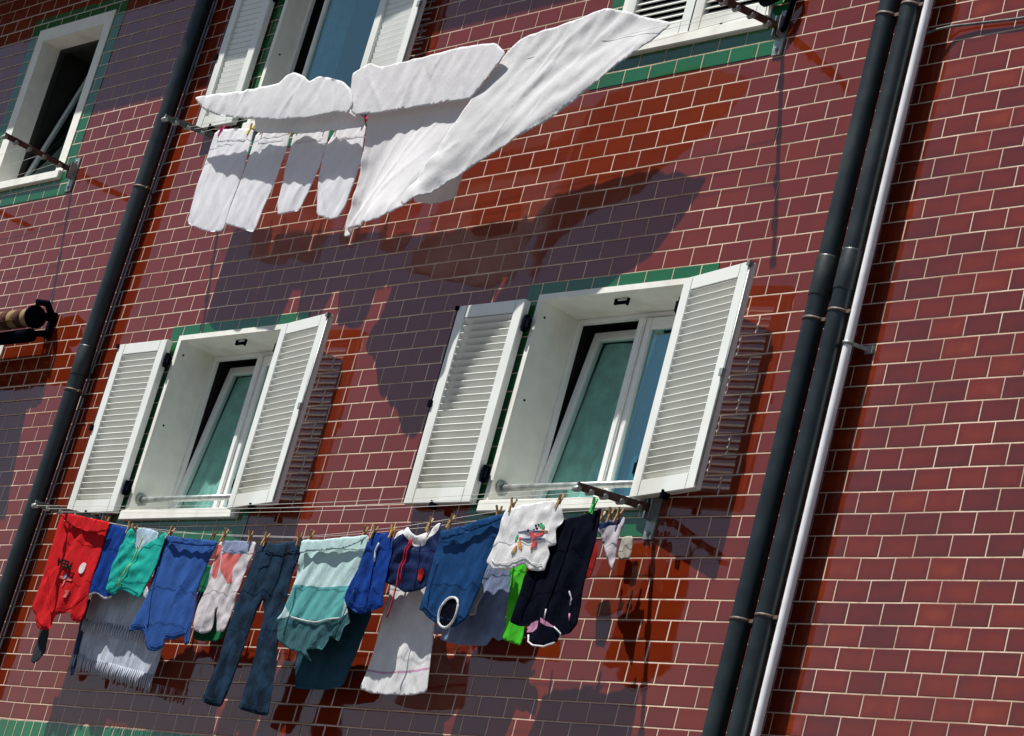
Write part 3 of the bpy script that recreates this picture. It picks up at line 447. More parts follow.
def curtain(u0, u1, v0, v1, d, mat, parent, amp=.22, freq=1.1, sd=0, tilt=0.0):
    bm = bmesh.new(); n = 90; rows = []
    for j in range(14):
        t = j/13; rows.append([bm.verts.new(P(u0+(u1-u0)*i/n, v0+(v1-v0)*t, d - tilt*(1-t) + amp*(math.sin(i/n*(u1-u0)*freq*2.2 + 1.5*noise.noise((i*.06, t*1.2, sd))*2) + .4*math.sin(i/n*(u1-u0)*5.1+t)))) for i in range(n+1)])
    for a, b in zip(rows, rows[1:]):
        for i in range(n):
            f = bm.faces.new((a[i], b[i], b[i+1], a[i+1])); f.smooth = True
    mb = MB(); mb.bm.free(); mb.bm = bm; return mb.build('curtain', M[mat], parent)

def window(idx, u0, u1, v0, v1, style):
    rec = {'plain': -1.4, 'closed': -.25, 'open': -1.4}.get(style, -2.5)
    labels = ['window with tilted sash behind two open shutters, above the washing beside the left downpipe', 'window with tilted sash behind two open shutters, above the printed white t-shirt',
              'window with blue reflecting panes behind the folded white sheets', 'window with its two louvred shutters closed', 'small shaded window without shutters at top left', 'window under the striped awning']
    # the window object itself: plaster surround lining the opening
    mb = MB(); lip = .32 if style != 'plain' else .95
    o_ = .10
    # outer lip proud of the tiles
    mb.box(u0-lip, u0, v0-lip, v1, -.1, o_); mb.box(u1, u1+lip, v0-lip, v1, -.1, o_); mb.box(u0, u1, v0-lip, v0, -.1, o_)
    back = rec-.35
    mb.box(u0-.3, u0, v0, v1, back, -.1+.002); mb.box(u1, u1+.3, v0, v1, back, -.1+.002)
    mb.box(u0, u1, v0-.3, v0, back, -.1+.002); mb.box(u0, u1, v1, v1+.3, back, -.1)
    w = mb.build('window', M['plaster'], bld); w['label'] = labels[idx]
    # sill
    so = .35
    MB().box(u0-lip-.05, u1+lip+.05, v1+.005, v1+.62, -.1, so).build('sill', M['plaster'], w, bevel=.006)
    # tile border
    if style != 'plain':
        band(u0-1.35, u1+1.35, v0-1.0-.0, v0-lip-.003, name='tile_border', parent=w)
        band(u0-1.35, u0-lip-.003, v0-lip, v1+.6, name='tile_border', parent=w); band(u1+lip+.003, u1+1.35, v0-lip, v1+.6, name='tile_border', parent=w)
        band(u0-1.35, u1+1.35, v1+.63, v1+2.02 if style == 'tilt' else v1+2.2, name='tile_border', parent=w)
    elif idx == 4:
        band(u0-2.2, u1+2.2, v0-2.0, v0-lip-.003, name='tile_border', parent=w)
        band(u0-2.2, u0-lip-.003, v0-lip, v1+.6, name='tile_border', parent=w); band(u1+lip+.003, u1+2.2, v0-lip, v1+.6, name='tile_border', parent=w)
        band(u0-2.2, u1+2.2, v1+.63, v1+1.85, name='tile_border', parent=w)
    # dark room behind
    bm = bmesh.new(); D0, D1 = back, -30
    a = [bm.verts.new(P(x, y, D0)) for x, y in ((u0-.3, v0-.3), (u1+.3, v0-.3), (u1+.3, v1+.3), (u0-.3, v1+.3))]
    c = [bm.verts.new(P(x, y, D1)) for x, y in ((u0-6, v0-2), (u1+6, v0-2), (u1+6, v1+4), (u0-6, v1+4))]
    bm.faces.new(c)
    for i in range(4): bm.faces.new((a[i], a[(i+1) % 4], c[(i+1) % 4], c[i]))
    mb = MB(); mb.bm.free(); mb.bm = bm; mb.build('room', M['room'], w)
    if style == 'closed':
        pass
    um = (u0+u1)/2 - .25
    if style in ('tilt', 'open'):
        mb = MB(); frame(mb, u0+.003, u1-.003, v0+.003, v1-.003, rec-.3, rec, .26)
        mb.build('window_frame', M['pvc'], w, bevel=.004)
        tl = 1.25 if style == 'tilt' else 0.0
        mb = MB(); frame(mb, u0+.28, um, v0+.28, v1-.28, rec-.28, rec+.12, .50, tl)
        if style == 'open': mb.bm.free(); mb = None
        else: mb.build('sash', M['pvc'], w, bevel=.005)
        if style == 'tilt': pane_mesh(u0+.74, um-.46, v0+.74, v1-.74, rec-.05, tl*.93, 'pane', w, 'glass' if style == 'tilt' else 'mirror_glass')
        um_ = um
        if style == 'open': um = u0 + 1.9
        mb = MB(); frame(mb, um+.02, u1-.36, v0+.36, v1-.36, rec-.28, rec+.13, .62 if style == 'tilt' else .3)
        mb.build('sash', M['pvc'], w, bevel=.005)
        if style == 'tilt': MB().box(um-.22, um+.24, v0+.37, v1-.37, rec+.133, rec+.30).build('mullion', M['pvc'], w, bevel=.008)
        pane_mesh(um+(.6 if style == 'tilt' else .3), u1-.94, v0+.9, v1-.9, rec-.05, 0, 'pane', w, 'mirror_glass')
        if style == 'tilt':
            curtain(u0+.75, um-.4, v0+.8, v1-.8, rec-.45, 'curtain', w, sd=idx, tilt=tl*.93, amp=.09)
            curtain(um+.4, u1-.8, v0+.8, v1-.8, rec-.6, 'pale_curtain', w, sd=idx+5, amp=.1)
        else:
            curtain(u0+.4, u0+2.4, v0+.3, v1-.1, rec-1.6, 'pale_curtain', w, sd=idx)
        # latch under the lintel and guard rail
        mb = MB(); uc = (u0+u1)/2-.3
        mb.tube([P(uc-.45, v0+.02, -.7), P(uc-.45, v0+.30, -.7)], .010, 8); mb.tube([P(uc-.45, v0+.22, -.7), P(uc+.45, v0+.22, -.7)], .012, 8); mb.tube([P(uc+.45, v0+.02, -.7), P(uc+.45, v0+.38, -.7)], .010, 8)
        mb.build('shutter_catch', M['black'], w)
        mb = MB(); vr = v1-.95
        mb.tube([P(u0+.12, vr, -.55), P(u1-.12, vr, -.55)], .021, 14); mb.tube([P(u0, vr, -.55), P(u0+.14, vr, -.55)], .047, 18); mb.tube([P(u1-.14, vr, -.55), P(u1, vr, -.55)], .047, 18)
        mb.build('guard_rail', M['galv'], w)
        # screw holes and stains on the reveal
        for vv, dd in ((v0+.8, -.35), (v0+5.3, -.5), (v1-1.2, -.45)):
            MB().tube([P(u0, vv, dd), P(u0+.03, vv, dd)], .008, 8).build('screw', M['black'], w)
    if style == 'plain':
        mb = MB(); frame(mb, u0+.003, u1-.003, v0+.003, v1-.003, rec-.3, rec, .22); mb.build('window_frame', M['room'], w)
        mb = MB(); frame(mb, u0+.3, u1-.3, v0+.3, v1-.3, rec-.3, rec-.02, .42, 2.6); mb.build('sash', M['pvc'], w, bevel=.004)
        pane_mesh(u0+.7, u1-.7, v0+.7, v1-.7, rec-.15, 2.4, 'pane', w)
    if style == 'tilt':
        shutter(w, u0-.65, v0+.1, v1+.22, 5.35, -1, 0.0, d=.22, flip=-1)
        shutter(w, u1-.05, v0-.02, v1+.22, 5.35, 1, math.asin((1.0 if idx == 1 else .75)/5.35), d=.22, flip=-1)
    if style == 'open':
        shutter(w, u0-1.2, v0+.1, v1+.0, 4.0, -1, R_(1), slat_ang=80, d=.22, flip=-1)
        shutter(w, u1-.1, v0+.1, v1+.0, 4.6, 1, R_(4), slat_ang=80, d=.22, flip=-1)
    if style == 'closed':
        hw = (u1-u0)/2
        shutter(w, u0, v0+.02, v1-.02, hw-.02, 1, 0.0, slat_ang=50, d=-.28)
        shutter(w, u1, v0+.02, v1-.02, hw-.02, -1, 0.0, slat_ang=50, d=-.28)
    return w
for i, wdef in enumerate(WINS): window(i, *wdef)

# ------------------------------------------------------------------ pipes
def pipe(u, d, rad, name, label, mat, clamps=(), collars=(), cat='drainpipe', group=None, top=-43.15, bot=43.6, lean=0.0):
    U = lambda v: u + lean*(v+17)
    root = empty(name, P(U(bot), bot, d), label, cat, group)
    pts = [P(U(top+(bot-top)*k/24) + .02*math.sin(k*.7), top+(bot-top)*k/24, d) for k in range(25)]
    MB().tube(pts, rad*ROW, 28).build('pipe', M[mat], root)
    for v in clamps:
        x = U(v); mb = MB(); mb.tube([P(x, v-.07, d), P(x, v+.07, d)], (rad+.035)*ROW, 28)
        mb.tube([P(x, v, d-rad*.9), P(x, v, -.05)], .007, 8)
        mb.bar(P(x+rad+.02, v, d), P(x+rad+.28, v, d), .02, .02); mb.build('clamp', M['wire_tie'], root)
    for v in collars:
        x = U(v); MB().tube([P(x, v-1.0, d), P(x, v-.93, d), P(x, v+.9, d), P(x, v+1.0, d)], [rad*ROW*1.02, (rad+.035)*ROW, (rad+.035)*ROW, rad*ROW*1.02], 28).build('collar', M['pipe_collar'], root)
    return root
pipe(-66.75, .75, .53, 'drainpipe', 'thick dark green downpipe on the left, beside the left clothes rack', 'pipe', (-9.9, -23.9), (-11.9,), lean=-.022)
pipe(-66.15, .35, .06, 'cable_conduit', 'thin grey conduit hugging the left downpipe', 'pipe', cat='conduit', lean=-.022)
pipe(-4.08, 1.05, .5, 'drainpipe', 'dark green downpipe on the right, the one nearer the shutters', 'pipe', (-25.3, -9.9, 4.3), (-12.0,))
pipe(-2.68, 1.05, .47, 'drainpipe', 'dark green downpipe next to the thin white conduit', 'pipe', (-25.6, -10.2, 4.1), (-12.2,))
cw = pipe(-1.8, .9, .21, 'white_conduit', 'slim white conduit running beside the two dark downpipes', 'conduit', cat='conduit')
mb = MB(); mb.tube([P(-1.8, -8.80, .9), P(-1.8, -8.6, .9)], .26*ROW, 20); mb.bar(P(-1.6, -8.7, .85), P(-1.3, -8.7, .05), .012, .022); mb.box(-1.5, -1.0, -8.9, -8.5, .005, .14)
mb.build('clip', M['galv'], cw, bevel=.003)
cab = MB().tube([P(-1.8, -24.2, .7), P(-1.4, -24.45, .5), P(-.6, -24.65, .25), P(.6, -24.6, .18), P(2.6, -24.45, .18), P(6, -24.3, .18), P(20, -24.2, .18)], .0075, 8)
tag(cab.build('cable', M['grey_arm']), 'thin grey cable stapled across the tiles from the white conduit', 'cable')

# ------------------------------------------------------------------ clothes racks
def rack(label, ul, ur, vb, armmat_l, armmat_r, lines, length=5.0, drop=.7, straight=(5.0, 4.2, 3.3), right_plate=True):
    root = empty('clothes_rack', P((ul+ur)/2, vb, 0), label, 'clothes rack', 'wall racks with washing lines')
    for u, mat in ((ul, armmat_l), (ur, armmat_r)):
        if u is None: continue
        a, b = P(u, vb, .05), P(u, vb+drop, length)
        mb = MB(); mb.bar(a, b, .022, .042)
        arm = mb.build('arm', M[mat], root, bevel=.002)
        for t in (.22, .45, .66, .84, 1.0):
            mb = MB(); p = a.lerp(b, t); mb.tube([p - Vector((.022, 0, 0.016)), p + Vector((.022, 0, -.016))], .017, 12); mb.bar(p + Vector((0, 0, -.03)), p + Vector((0, 0, .025)), .012, .012, Vector((0, 1, 0))); mb.build('pulley', M['galv'], root)
        mb = MB(); mb.box(u-.32, u+.32, vb-1.0, vb+1.5, 0.005, .12); mb.tube([P(u, vb-.7, .1), P(u, vb-.7, .2)], .012, 8); mb.tube([P(u, vb+1.2, .1), P(u, vb+1.2, .2)], .012, 8)
        mb.box(u-.2, u-.12, vb-.5, vb+.6, .1, .55); mb.box(u+.12, u+.2, vb-.5, vb+.6, .1, .55)
        mb.build('wall_plate', M['galv'], root, bevel=.002)
    for d in straight:
        v = vb + drop*d/length
        n = 12; pts = [P(ul+(ur-ul)*k/n, v + .12 + .35*math.sin(math.pi*k/n), d) for k in range(n+1)]
        MB().tube(pts, .0014, 6).build('washing_line', M['line'], root)
    for l in lines:
        u0_, v0_, d0_ = l[0]
        pts = [P(ul, vb+drop*d0_/length+.15, d0_)] + [P(*p) for p in l if ul+.8 < p[0] < ur-.5] + [P(ur, vb+drop*d0_/length+.15, d0_)]
        MB().tube(pts, .0014, 6).build('washing_line', M['line'], root)
    return root
r1 = rack('rack of washing lines below the two shuttered windows, hung with coloured clothes', -59.4, -12.35, -1.38, 'grey_arm', 'rust', [LINES['lowD'], LINES['lowE']])
r2 = rack('rack of washing lines hung with white sheets at the top', -58.9, -11.95, -26.55, 'grey_arm', 'rust', [[(-58.9, -26.2, 2.4), (-57.4, -26.1, 2.4), (-53.4, -25.55, 2.4), (-48.1, -24.95, 2.4), (-42.2, -24.55, 2.4), (-30, -25.2, 2.4), (-11.95, -26.1, 2.4)]], straight=(3.35, 2.95))
mb = MB(); mb.tube([P(-11.5, -30, .25), P(-11.35, -28.6, .4), P(-11.3, -27.6, .45), P(-11.6, -26.4, .3), P(-12.3, -26.1, .2)], .018, 8)
mb.tube([P(-11.3, -28.9, .3), P(-12.6, -28.3, .6), P(-13.4, -28.2, .5)], .05, 10)
mb.build('black_hose', M['black'], r2)
r3 = rack('rack with a rusty arm and bare lines under the small top left window', -92.0, -77.3, -26.75, 'rust', 'rust', [], length=5.75, drop=.0, straight=(5.5, 4.2, 2.9, 1.6))

# ------------------------------------------------------------------ awning at the left edge
aw = empty('awning', P(-84, -15.15, 0), 'rolled striped beige and brown awning at the left edge of the wall', 'awning')
bm = bmesh.new(); mb = MB(); mb.bm.free(); mb.bm = bm
segs = []
u = -73.5; k = 0
while u > -98:
    n0 = len(bm.faces)
    mb.tube([P(u, -15.15, 1.5), P(u-.85, -15.15, 1.5)], .075, 20)
    bm.faces.ensure_lookup_table()
    for f in bm.faces[n0:]: f.material_index = k % 2
    u -= .85; k += 1
mb.build('fabric_roll', [M['awning_beige'], M['awning_brown']], aw)
mb = MB(); mb.tube([P(-73.5, -15.15, 1.5), P(-73.2, -15.15, 1.5)], .092, 18); mb.box(-73.8, -73.2, -16.0, -14.2, .03, .3); mb.bar(P(-73.4, -15.6, .3), P(-73.3, -15.2, 1.9), .035, .06)
mb.tube([P(-73.2, -15.7, .5), P(-72.9, -16.2, 1.2), P(-73.1, -16.0, 1.9)], .028, 8); mb.bar(P(-73.5, -14.5, .3), P(-73.3, -13.95, 1.5), .035, .05)
mb.build('bracket', M['black'], aw, bevel=.004)
MB().tube([P(-73.3, -13.9, 1.4), P(-78, -13.85, 1.5), P(-98, -13.6, 1.7)], [.055, .05, .05], 12).build('folding_arm', M['black'], aw)
MB().tube([P(-74.7, -13.45, 4.6), P(-98, -13.45, 4.6)], .035, 12).build('front_bar', M['black'], aw)
mb = MB(); u = -74.8; k = 0
while u > -98:
    n0 = len(mb.bm.faces)
    mb.quad_prism([P(u, -15.0, 1.6), P(u-.85, -15.0, 1.6), P(u-.85, -13.5, 4.6), P(u, -13.5, 4.6)], Vector((0, 0, .004)))
    mb.bm.faces.ensure_lookup_table()
    for f in mb.bm.faces[n0:]: f.material_index = k % 2
    u -= .85; k += 1
mb.build('fabric', [M['awning_beige'], M['awning_brown']], aw)

# ------------------------------------------------------------------ cloth
def chaikin(pts, n=1):
    for _ in range(n):
        o = []
        for a, b in zip(pts, pts[1:]+pts[:1]):
            o.append(tuple(x*.88+y*.12 for x, y in zip(a, b))); o.append(tuple(x*.12+y*.88 for x, y in zip(a, b)))
        pts = o
    return pts
def resample(pts, h, closed=True):
    o = []
    seq = list(zip(pts, pts[1:]+pts[:1])) if closed else list(zip(pts, pts[1:]))
    for a, b in seq:
        l = math.hypot(a[0]-b[0], a[1]-b[1]); n = max(1, int(round(l/h)))
        for i in range(n): t = i/n; o.append(tuple(x+(y-x)*t for x, y in zip(a, b)))
    if not closed: o.append(pts[-1])
    return o
def inside(p, poly):
    x, y = p; c = False; n = len(poly); j = n-1
    for i in range(n):
        if (poly[i][1] > y) != (poly[j][1] > y) and x < (poly[j][0]-poly[i][0])*(y-poly[i][1])/(poly[j][1]-poly[i][1])+poly[i][0]: c = not c
        j = i
    return c

def fold_fn(q, box):
    u0, u1, v0, v1 = box; w = max(.01, u1-u0); h = max(.01, v1-v0); mode = q['mode']; A = q['amp']; sd = q['seed']*3.7
    nz = lambda x, y, s=0: noise.noise((x, y, sd+s))
    def f(u, v):
        s = (u-u0)/w; t = (v-v0)/h
        uu = u + .5*nz(u*.3, v*.35, 5)
        if mode == 'vert':
            a = nz(uu*.75, v*.10); b = nz(uu*1.7, v*.22, 9); r = 1-abs(2*nz(uu*1.1, v*.16, 17))
            g = a + .5*b + .30*r + .22*nz(uu*3.2, v*.45, 29) + .04*nz(u*2.2, v*1.6, 23); amp = .40+.60*t
        elif mode == 'swag':
            c = v + 2.2*(1-4*(s-.5)**2)*-1.0
            a = nz(u*.25, c*.75); b = nz(u*.5, c*1.6, 9); r = 1-abs(2*nz(u*.4, c*1.0, 17))
            g = a + .55*b + .45*r + .2*nz(u*1.1, c*3.0, 29) + .04*nz(u*2, v*2, 23); amp = .8
        elif mode == 'diag':
            x = u*.85 + v*.45; y = v*.85-u*.45
            a = nz(x*.65, y*.10); b = nz(x*1.5, y*.18, 9); r = 1-abs(2*nz(x*1.2, y*.12, 17))
            g = a + .5*b + .5*r*s + .22*nz(x*3.0, y*.3, 29) + .03*nz(u*2, v*2, 23); amp = .45+.55*t
        elif mode == 'fan':
            # folds running from the lower left corner to the pegged upper edge
            ang = math.atan2(v1+1-v, u-(u0-2)); rr = math.hypot(v1+1-v, u-(u0-2))
            a = nz(ang*5.0, rr*.07); b = nz(ang*12, rr*.12, 9); r = 1-abs(2*nz(ang*9, rr*.10, 17))
            g = .9*a + .45*b + .55*r + .18*nz(ang*22, rr*.14, 31) + .03*nz(u*1.6, v*1.6, 23); amp = .55+.35*s
        else:
            a = nz(u*.7, v*.3); b = nz(u*1.9+v*.6, v*.9, 9); r = 1-abs(2*nz(u*1.6+v*.7, v*.8-u*.3, 17)); r2 = 1-abs(2*nz(u*2.6-v*1.2, v*2.0+u, 37))
            g = .9*a + .4*b + .35*r + .30*r2 + .12*nz(u*4.5, v*4.5, 23); amp = .8
        return 1.55*A*amp*g
    return f

SURF = {}
def relax(X0, E, q, box, fo):
    """let a hanging cloth with a little surplus width buckle into folds; returns how far each point leaves its plane"""
    n = len(X0); rs = np.random.RandomState(q['seed'])
    u0, u1, v0, v1 = box; W_ = max(.01, u1-u0); H_ = max(.01, v1-v0)
    mode = q['mode']; A = q['amp']
    mid = (X0[E[:, 0], :2]+X0[E[:, 1], :2])/2
    if mode == 'fan':
        dx, dy = mid[:, 0]-(u0-2), mid[:, 1]-(v1+1); l = np.hypot(dx, dy); ex, ey = -dy/l, dx/l
    elif mode == 'diag':
        ex, ey = np.full(len(E), .88), np.full(len(E), .47)
    elif mode == 'swag':
        sx = (mid[:, 0]-u0)/W_-.5; ex = np.clip(1.6*np.abs(sx), 0, 1)*np.sign(-sx); ey = np.sqrt(1-ex**2)
    else:
        ex, ey = np.full(len(E), .995), np.full(len(E), .10)
    k = np.array([.25+1.1*max(0, .5+noise.noise((m[0]*.33, m[1]*.22, q['seed']*1.3+8))) for m in mid])
    se = (.55*A)*k; sf = .008
    if mode == 'crumple': se = .55*A*k; sf = .40*A*k
    if mode == 'swag': sf = .14*A*k
    dv = X0[E[:, 1], :2]-X0[E[:, 0], :2]
    pe = dv[:, 0]*ex+dv[:, 1]*ey; pf = -dv[:, 0]*ey+dv[:, 1]*ex; dd = X0[E[:, 1], 2]-X0[E[:, 0], 2]
    L0 = np.sqrt(((1+se)*pe)**2+((1+sf)*pf)**2+dd**2)
    X = X0.copy()
    seed = np.array([fo(p[0], p[1]) for p in X0])
    X[:, 2] += .6*seed + rs.uniform(-.02, .02, n)
    deg = np.bincount(E.ravel(), minlength=n).astype(float)
    top = (X0[:, 1]-v0) < .0
    i, j = E[:, 0], E[:, 1]
    N_ = 260
    for it in range(N_):
        d = X[j]-X[i]; l = np.sqrt((d*d).sum(1))+1e-9
        c = d*((l-L0)/l*.5)[:, None]
        C_ = np.zeros_like(X)
        for a in range(3): C_[:, a] = np.bincount(i, c[:, a], n)-np.bincount(j, c[:, a], n)
        X += 1.35*C_/deg[:, None]*2.0
        X[:, :2] += .22*(X0[:, :2]-X[:, :2])
        m = (np.bincount(i, X[j, 2], n)+np.bincount(j, X[i, 2], n))/deg
        kb = .022 if it < N_*.8 else .012
        X[:, 2] += kb*(m-X[:, 2])
        z = X[:, 2]-X0[:, 2]; X[:, 2] = X0[:, 2]+.55*np.tanh(z/.55)
    return X[:, 2]-X0[:, 2]

def cloth(q, name, mats, parent=None, thick=.28, h=None, zone_mats=None):
    out = chaikin([tuple(p) for p in q['pts']], 1)
    us_ = [p[0] for p in out]; vs_ = [p[1] for p in out]; box = (min(us_), max(us_), min(vs_), max(vs_))
    area = (box[1]-box[0])*(box[3]-box[2])
    h = h or max(.11, min(.17, math.sqrt(area)/50))
    # ragged hem: wobble the outline slightly
    o2 = []
    for p in resample(out, h):
        k = .04*noise.noise((p[0]*.9, p[1]*.9, q['seed']))
        o2.append((p[0]+k, p[1]+k*.7, p[2]))
    n = len(o2); V = [Vector((p[0], p[1])) for p in o2]; Ed = [(i, (i+1) % n) for i in range(n)]
    zones = q.get('zones', [])
    zp = []
    for zm, z in zones:
        z = resample(chaikin([tuple(p[:2]) for p in z], 1), h); zp.append((zm, z))
        b0 = len(V); V += [Vector(p) for p in z]; Ed += [(b0+i, b0+(i+1) % len(z)) for i in range(len(z))]
    poly = [(p[0], p[1]) for p in o2]
    rnd = random.Random(q['seed'])
    y = box[2]; k = 0
    while y < box[3]:
        x = box[0] + (h/2 if k % 2 else 0)
        while x < box[1]:
            p = (x+rnd.uniform(-.18, .18)*h, y+rnd.uniform(-.18, .18)*h)
            if inside(p, poly):
                md = min((p[0]-a[0])**2+(p[1]-a[1])**2 for a in poly)
                if md > (.55*h)**2: V.append(Vector(p))
            x += h
        y += h*.866; k += 1
    vv, ee, ff, _, _, _ = delaunay_2d_cdt(V, Ed, [], 1, 1e-5)
    fo = fold_fn(q, box)
    bx_ = [(p[0], p[1], p[2]) for p in out]
    uniform = max(p[2] for p in out)-min(p[2] for p in out) < .02
    D = []; 
    for p in vv:
        if uniform: dd = out[0][2]
        else:
            sw = sd = 0
            for a in bx_:
                w = 1/((p[0]-a[0])**2+(p[1]-a[1])**2+.05)**1.5; sw += w; sd += w*a[2]
            dd = sd/sw
        md = math.sqrt(min((p[0]-a[0])**2+(p[1]-a[1])**2 for a in poly))
        D.append((dd, md))
    faces = []
    for f in ff:
        c = (sum(vv[i][0] for i in f)/len(f), sum(vv[i][1] for i in f)/len(f))
        if not inside(c, poly): continue
        mi = 0
        for zi, (zm, z) in enumerate(zp):
            if inside(c, z): mi = zi+1
        faces.append((f, mi))
    used = sorted({i for f, _ in faces for i in f})
    idx = {i: k for k, i in enumerate(used)}
    Xr = np.array([(vv[i][0], vv[i][1], D[i][0]) for i in used])
    E_ = sorted({tuple(sorted((idx[f[k]], idx[f[(k+1) % len(f)]]))) for f, _ in faces for k in range(len(f))})
    # buckle a coarse copy of the cloth first, then carry its folds over to the fine mesh
    hc = max(.30, min(.50, math.sqrt(area)/14))
    co_ = resample(out, hc); Vc = [Vector((p[0], p[1])) for p in co_]; m_ = len(Vc); pc = [(p[0], p[1]) for p in co_]
    Ec = [(i, (i+1) % m_) for i in range(m_)]
    yy = box[2]; kk = 0
    while yy < box[3]:
        xx = box[0]+(hc/2 if kk % 2 else 0)
        while xx < box[1]:
            p = (xx+rnd.uniform(-.15, .15)*hc, yy+rnd.uniform(-.15, .15)*hc)
            if inside(p, pc) and min((p[0]-a[0])**2+(p[1]-a[1])**2 for a in pc) > (.5*hc)**2: Vc.append(Vector(p))
            xx += hc
        yy += hc*.866; kk += 1
    cv, ce, cf, _, _, _ = delaunay_2d_cdt(Vc, Ec, [], 1, 1e-5)
    cf = [f for f in cf if inside((sum(cv[i][0] for i in f)/len(f), sum(cv[i][1] for i in f)/len(f)), pc)]
    cu_ = sorted({i for f in cf for i in f}); ci = {i: k for k, i in enumerate(cu_)}
    cX = np.array([(cv[i][0], cv[i][1]) for i in cu_])
    r2 = ((cX[:, None, :]-Xr[None, :, :2])**2).sum(2); near = r2.argmin(1)
    cX3 = np.column_stack([cX, Xr[near, 2]])
    cE = np.array(sorted({tuple(sorted((ci[f[k]], ci[f[(k+1) % len(f)]]))) for f in cf for k in range(len(f))}))
    cz = relax(cX3, cE, q, box, fo)
    wgt = np.exp(-r2.T/(2*(hc*.55)**2)) + 1e-12
    zrel = (wgt @ cz)/wgt.sum(1)
    fE = np.array(E_); nf = len(Xr); dg_ = np.bincount(fE.ravel(), minlength=nf).astype(float)
    zrel = zrel*1.25 + np.array([fo(p[0], p[1]) for p in Xr])*.12
    for _ in range(4):
        zrel += .4*((np.bincount(fE[:, 0], zrel[fE[:, 1]], nf)+np.bincount(fE[:, 1], zrel[fE[:, 0]], nf))/dg_-zrel)
    # a few sharp pulls and creases running off the pegged edge and across the cloth
    white = q['key'].startswith(('sheet', 'case'))
    if white: zrel *= .70
    rc = random.Random(q['seed']*5+1); wd, hg = box[1]-box[0], box[3]-box[2]
    for c_ in range(int(4+area*(.10 if white else .06))):
        i0 = rc.randrange(len(Xr)); px_, py_ = Xr[i0, 0], Xr[i0, 1]
        if mode_dir := {'fan': math.atan2(-1.0, 1.0)}.get(q['mode']): an = mode_dir + rc.uniform(-.30, .30)
        elif q['mode'] == 'diag': an = rc.choice((2.0, 2.15, 1.75, 2.3)) + rc.uniform(-.15, .15)
        else: an = math.pi/2 + rc.choice((-1, 1))*rc.uniform(.05, .75)
        ln = rc.uniform(.8, 2.6)*(1.5 if q['mode'] in ('fan', 'diag') else 1.0); wv = rc.uniform(.07, .16); am = rc.uniform(.035, .085)*rc.choice((1, 1, -1))
        ca, sa = math.cos(an), math.sin(an)
        a_ = (Xr[:, 0]-px_)*ca + (Xr[:, 1]-py_)*sa; b_ = -(Xr[:, 0]-px_)*sa + (Xr[:, 1]-py_)*ca + .10*(a_/ln)**2
        zrel += am*np.exp(-np.abs(b_)/np.where(b_ > 0, wv*2.6, wv))*np.exp(-(a_/ln)**2*2)
    SURF[q['key']] = (Xr[:, :2].copy(), Xr[:, 2]+zrel)
    bm = bmesh.new()
    F, Bk = {}, {}
    for i in used:
        p = vv[i]; dd, md = D[i]; z = zrel[idx[i]]
        b = .22*thick*(1-math.exp(-md/.7)) + .007; bb = thick*(1-math.exp(-md/.5)) + .007
        F[i] = bm.verts.new(P(p[0], p[1], dd + z + b)); Bk[i] = bm.verts.new(P(p[0], p[1], dd + z*(1 if thick < .1 else .6) - bb))
    cnt = {}
    for f, mi in faces:
        a = [F[i] for i in f]; c = [Bk[i] for i in f][::-1]
        for ring in (a, c):
            try:
                x = bm.faces.new(ring); x.smooth = True; x.material_index = mi
            except ValueError: pass
        for i in range(len(f)):
            e_ = (f[i], f[(i+1) % len(f)]); key = tuple(sorted(e_)); cnt.setdefault(key, []).append((e_, mi))
    for key, l in cnt.items():
        if len(l) == 1:
            (i, j), mi = l[0]
            try:
                x = bm.faces.new((F[i], F[j], Bk[j], Bk[i])); x.smooth = True; x.material_index = mi
            except ValueError: pass
    # hem as a slightly heavier edge
    mb = MB(); mb.bm.free(); mb.bm = bm
    ml = [M[mats]] + [M[(zone_mats or {}).get(z, z)] for z, _ in zp]
    o = mb.build(name, ml, parent)
    o['fold'] = 0; del o['fold']
    return o, fo, box

GD = {q['key']: q for q in GARMENTS}
def surf(key):
    """front surface of a finished garment: (u, v) -> d"""
    XY, dz = SURF[key]; th = TH[key]
    def f(u, v, x=.03):
        r = (XY[:, 0]-u)**2+(XY[:, 1]-v)**2; k = np.argsort(r)[:4]; w_ = 1/(r[k]+.002)
        return float((dz[k]*w_).sum()/w_.sum()) + .22*th + .02 + x
    return f
BOX, TH = {}, {}
def wash(key, name, label, cat, mat, thick=.28, parent=None, zone_mats=None, group='washing hung out to dry', h=None):
    o, f, b = cloth(GD[key], name, mat, parent, thick, h, zone_mats)
    BOX[key] = b; TH[key] = thick
    if not parent: tag(o, label, cat, group)
    return o

t_red = wash('red_tee', 't_shirt', 'red t-shirt with black lettering and a white oval, far left on the lower rack', 't-shirt', 'red')
wash('red_fold', 'folded_hem', None, None, 'red', .10, t_red)
wash('charcoal_sock', 'sock', 'dark grey sock dangling below the red t-shirt', 'sock', 'charcoal', .1)
wash('royal_shorts_a', 'shorts', 'dark blue shorts with white hem between the red t-shirt and the teal top', 'shorts', 'royal')
wash('navy_strap', 'trouser_tie', 'narrow navy strip of cloth along the left edge of the fringed towel', 'cloth', 'navy', .06)
t_teal = wash('teal_top', 'top', 'teal green top with a deep scooped neck', 'top', 'teal')
wash('paleblue_cloth', 'cloth', 'small pale blue cloth seen inside the neck of the teal top', 'cloth', 'paleblue', .06)
t_tow = wash('grey_towel', 'towel', 'grey blue towel with a fringed end under the teal top', 'towel', 'towel', .05)
wash('grey_towel_over', 'folded_layer', None, None, 'towel', .05, t_tow)
t_blue = wash('blue_tee', 't_shirt', 'medium blue t-shirt hung by its hem beside the teal top', 't-shirt', 'blue')
wash('blue_fold', 'folded_hem', None, None, 'blue', .10, t_blue)
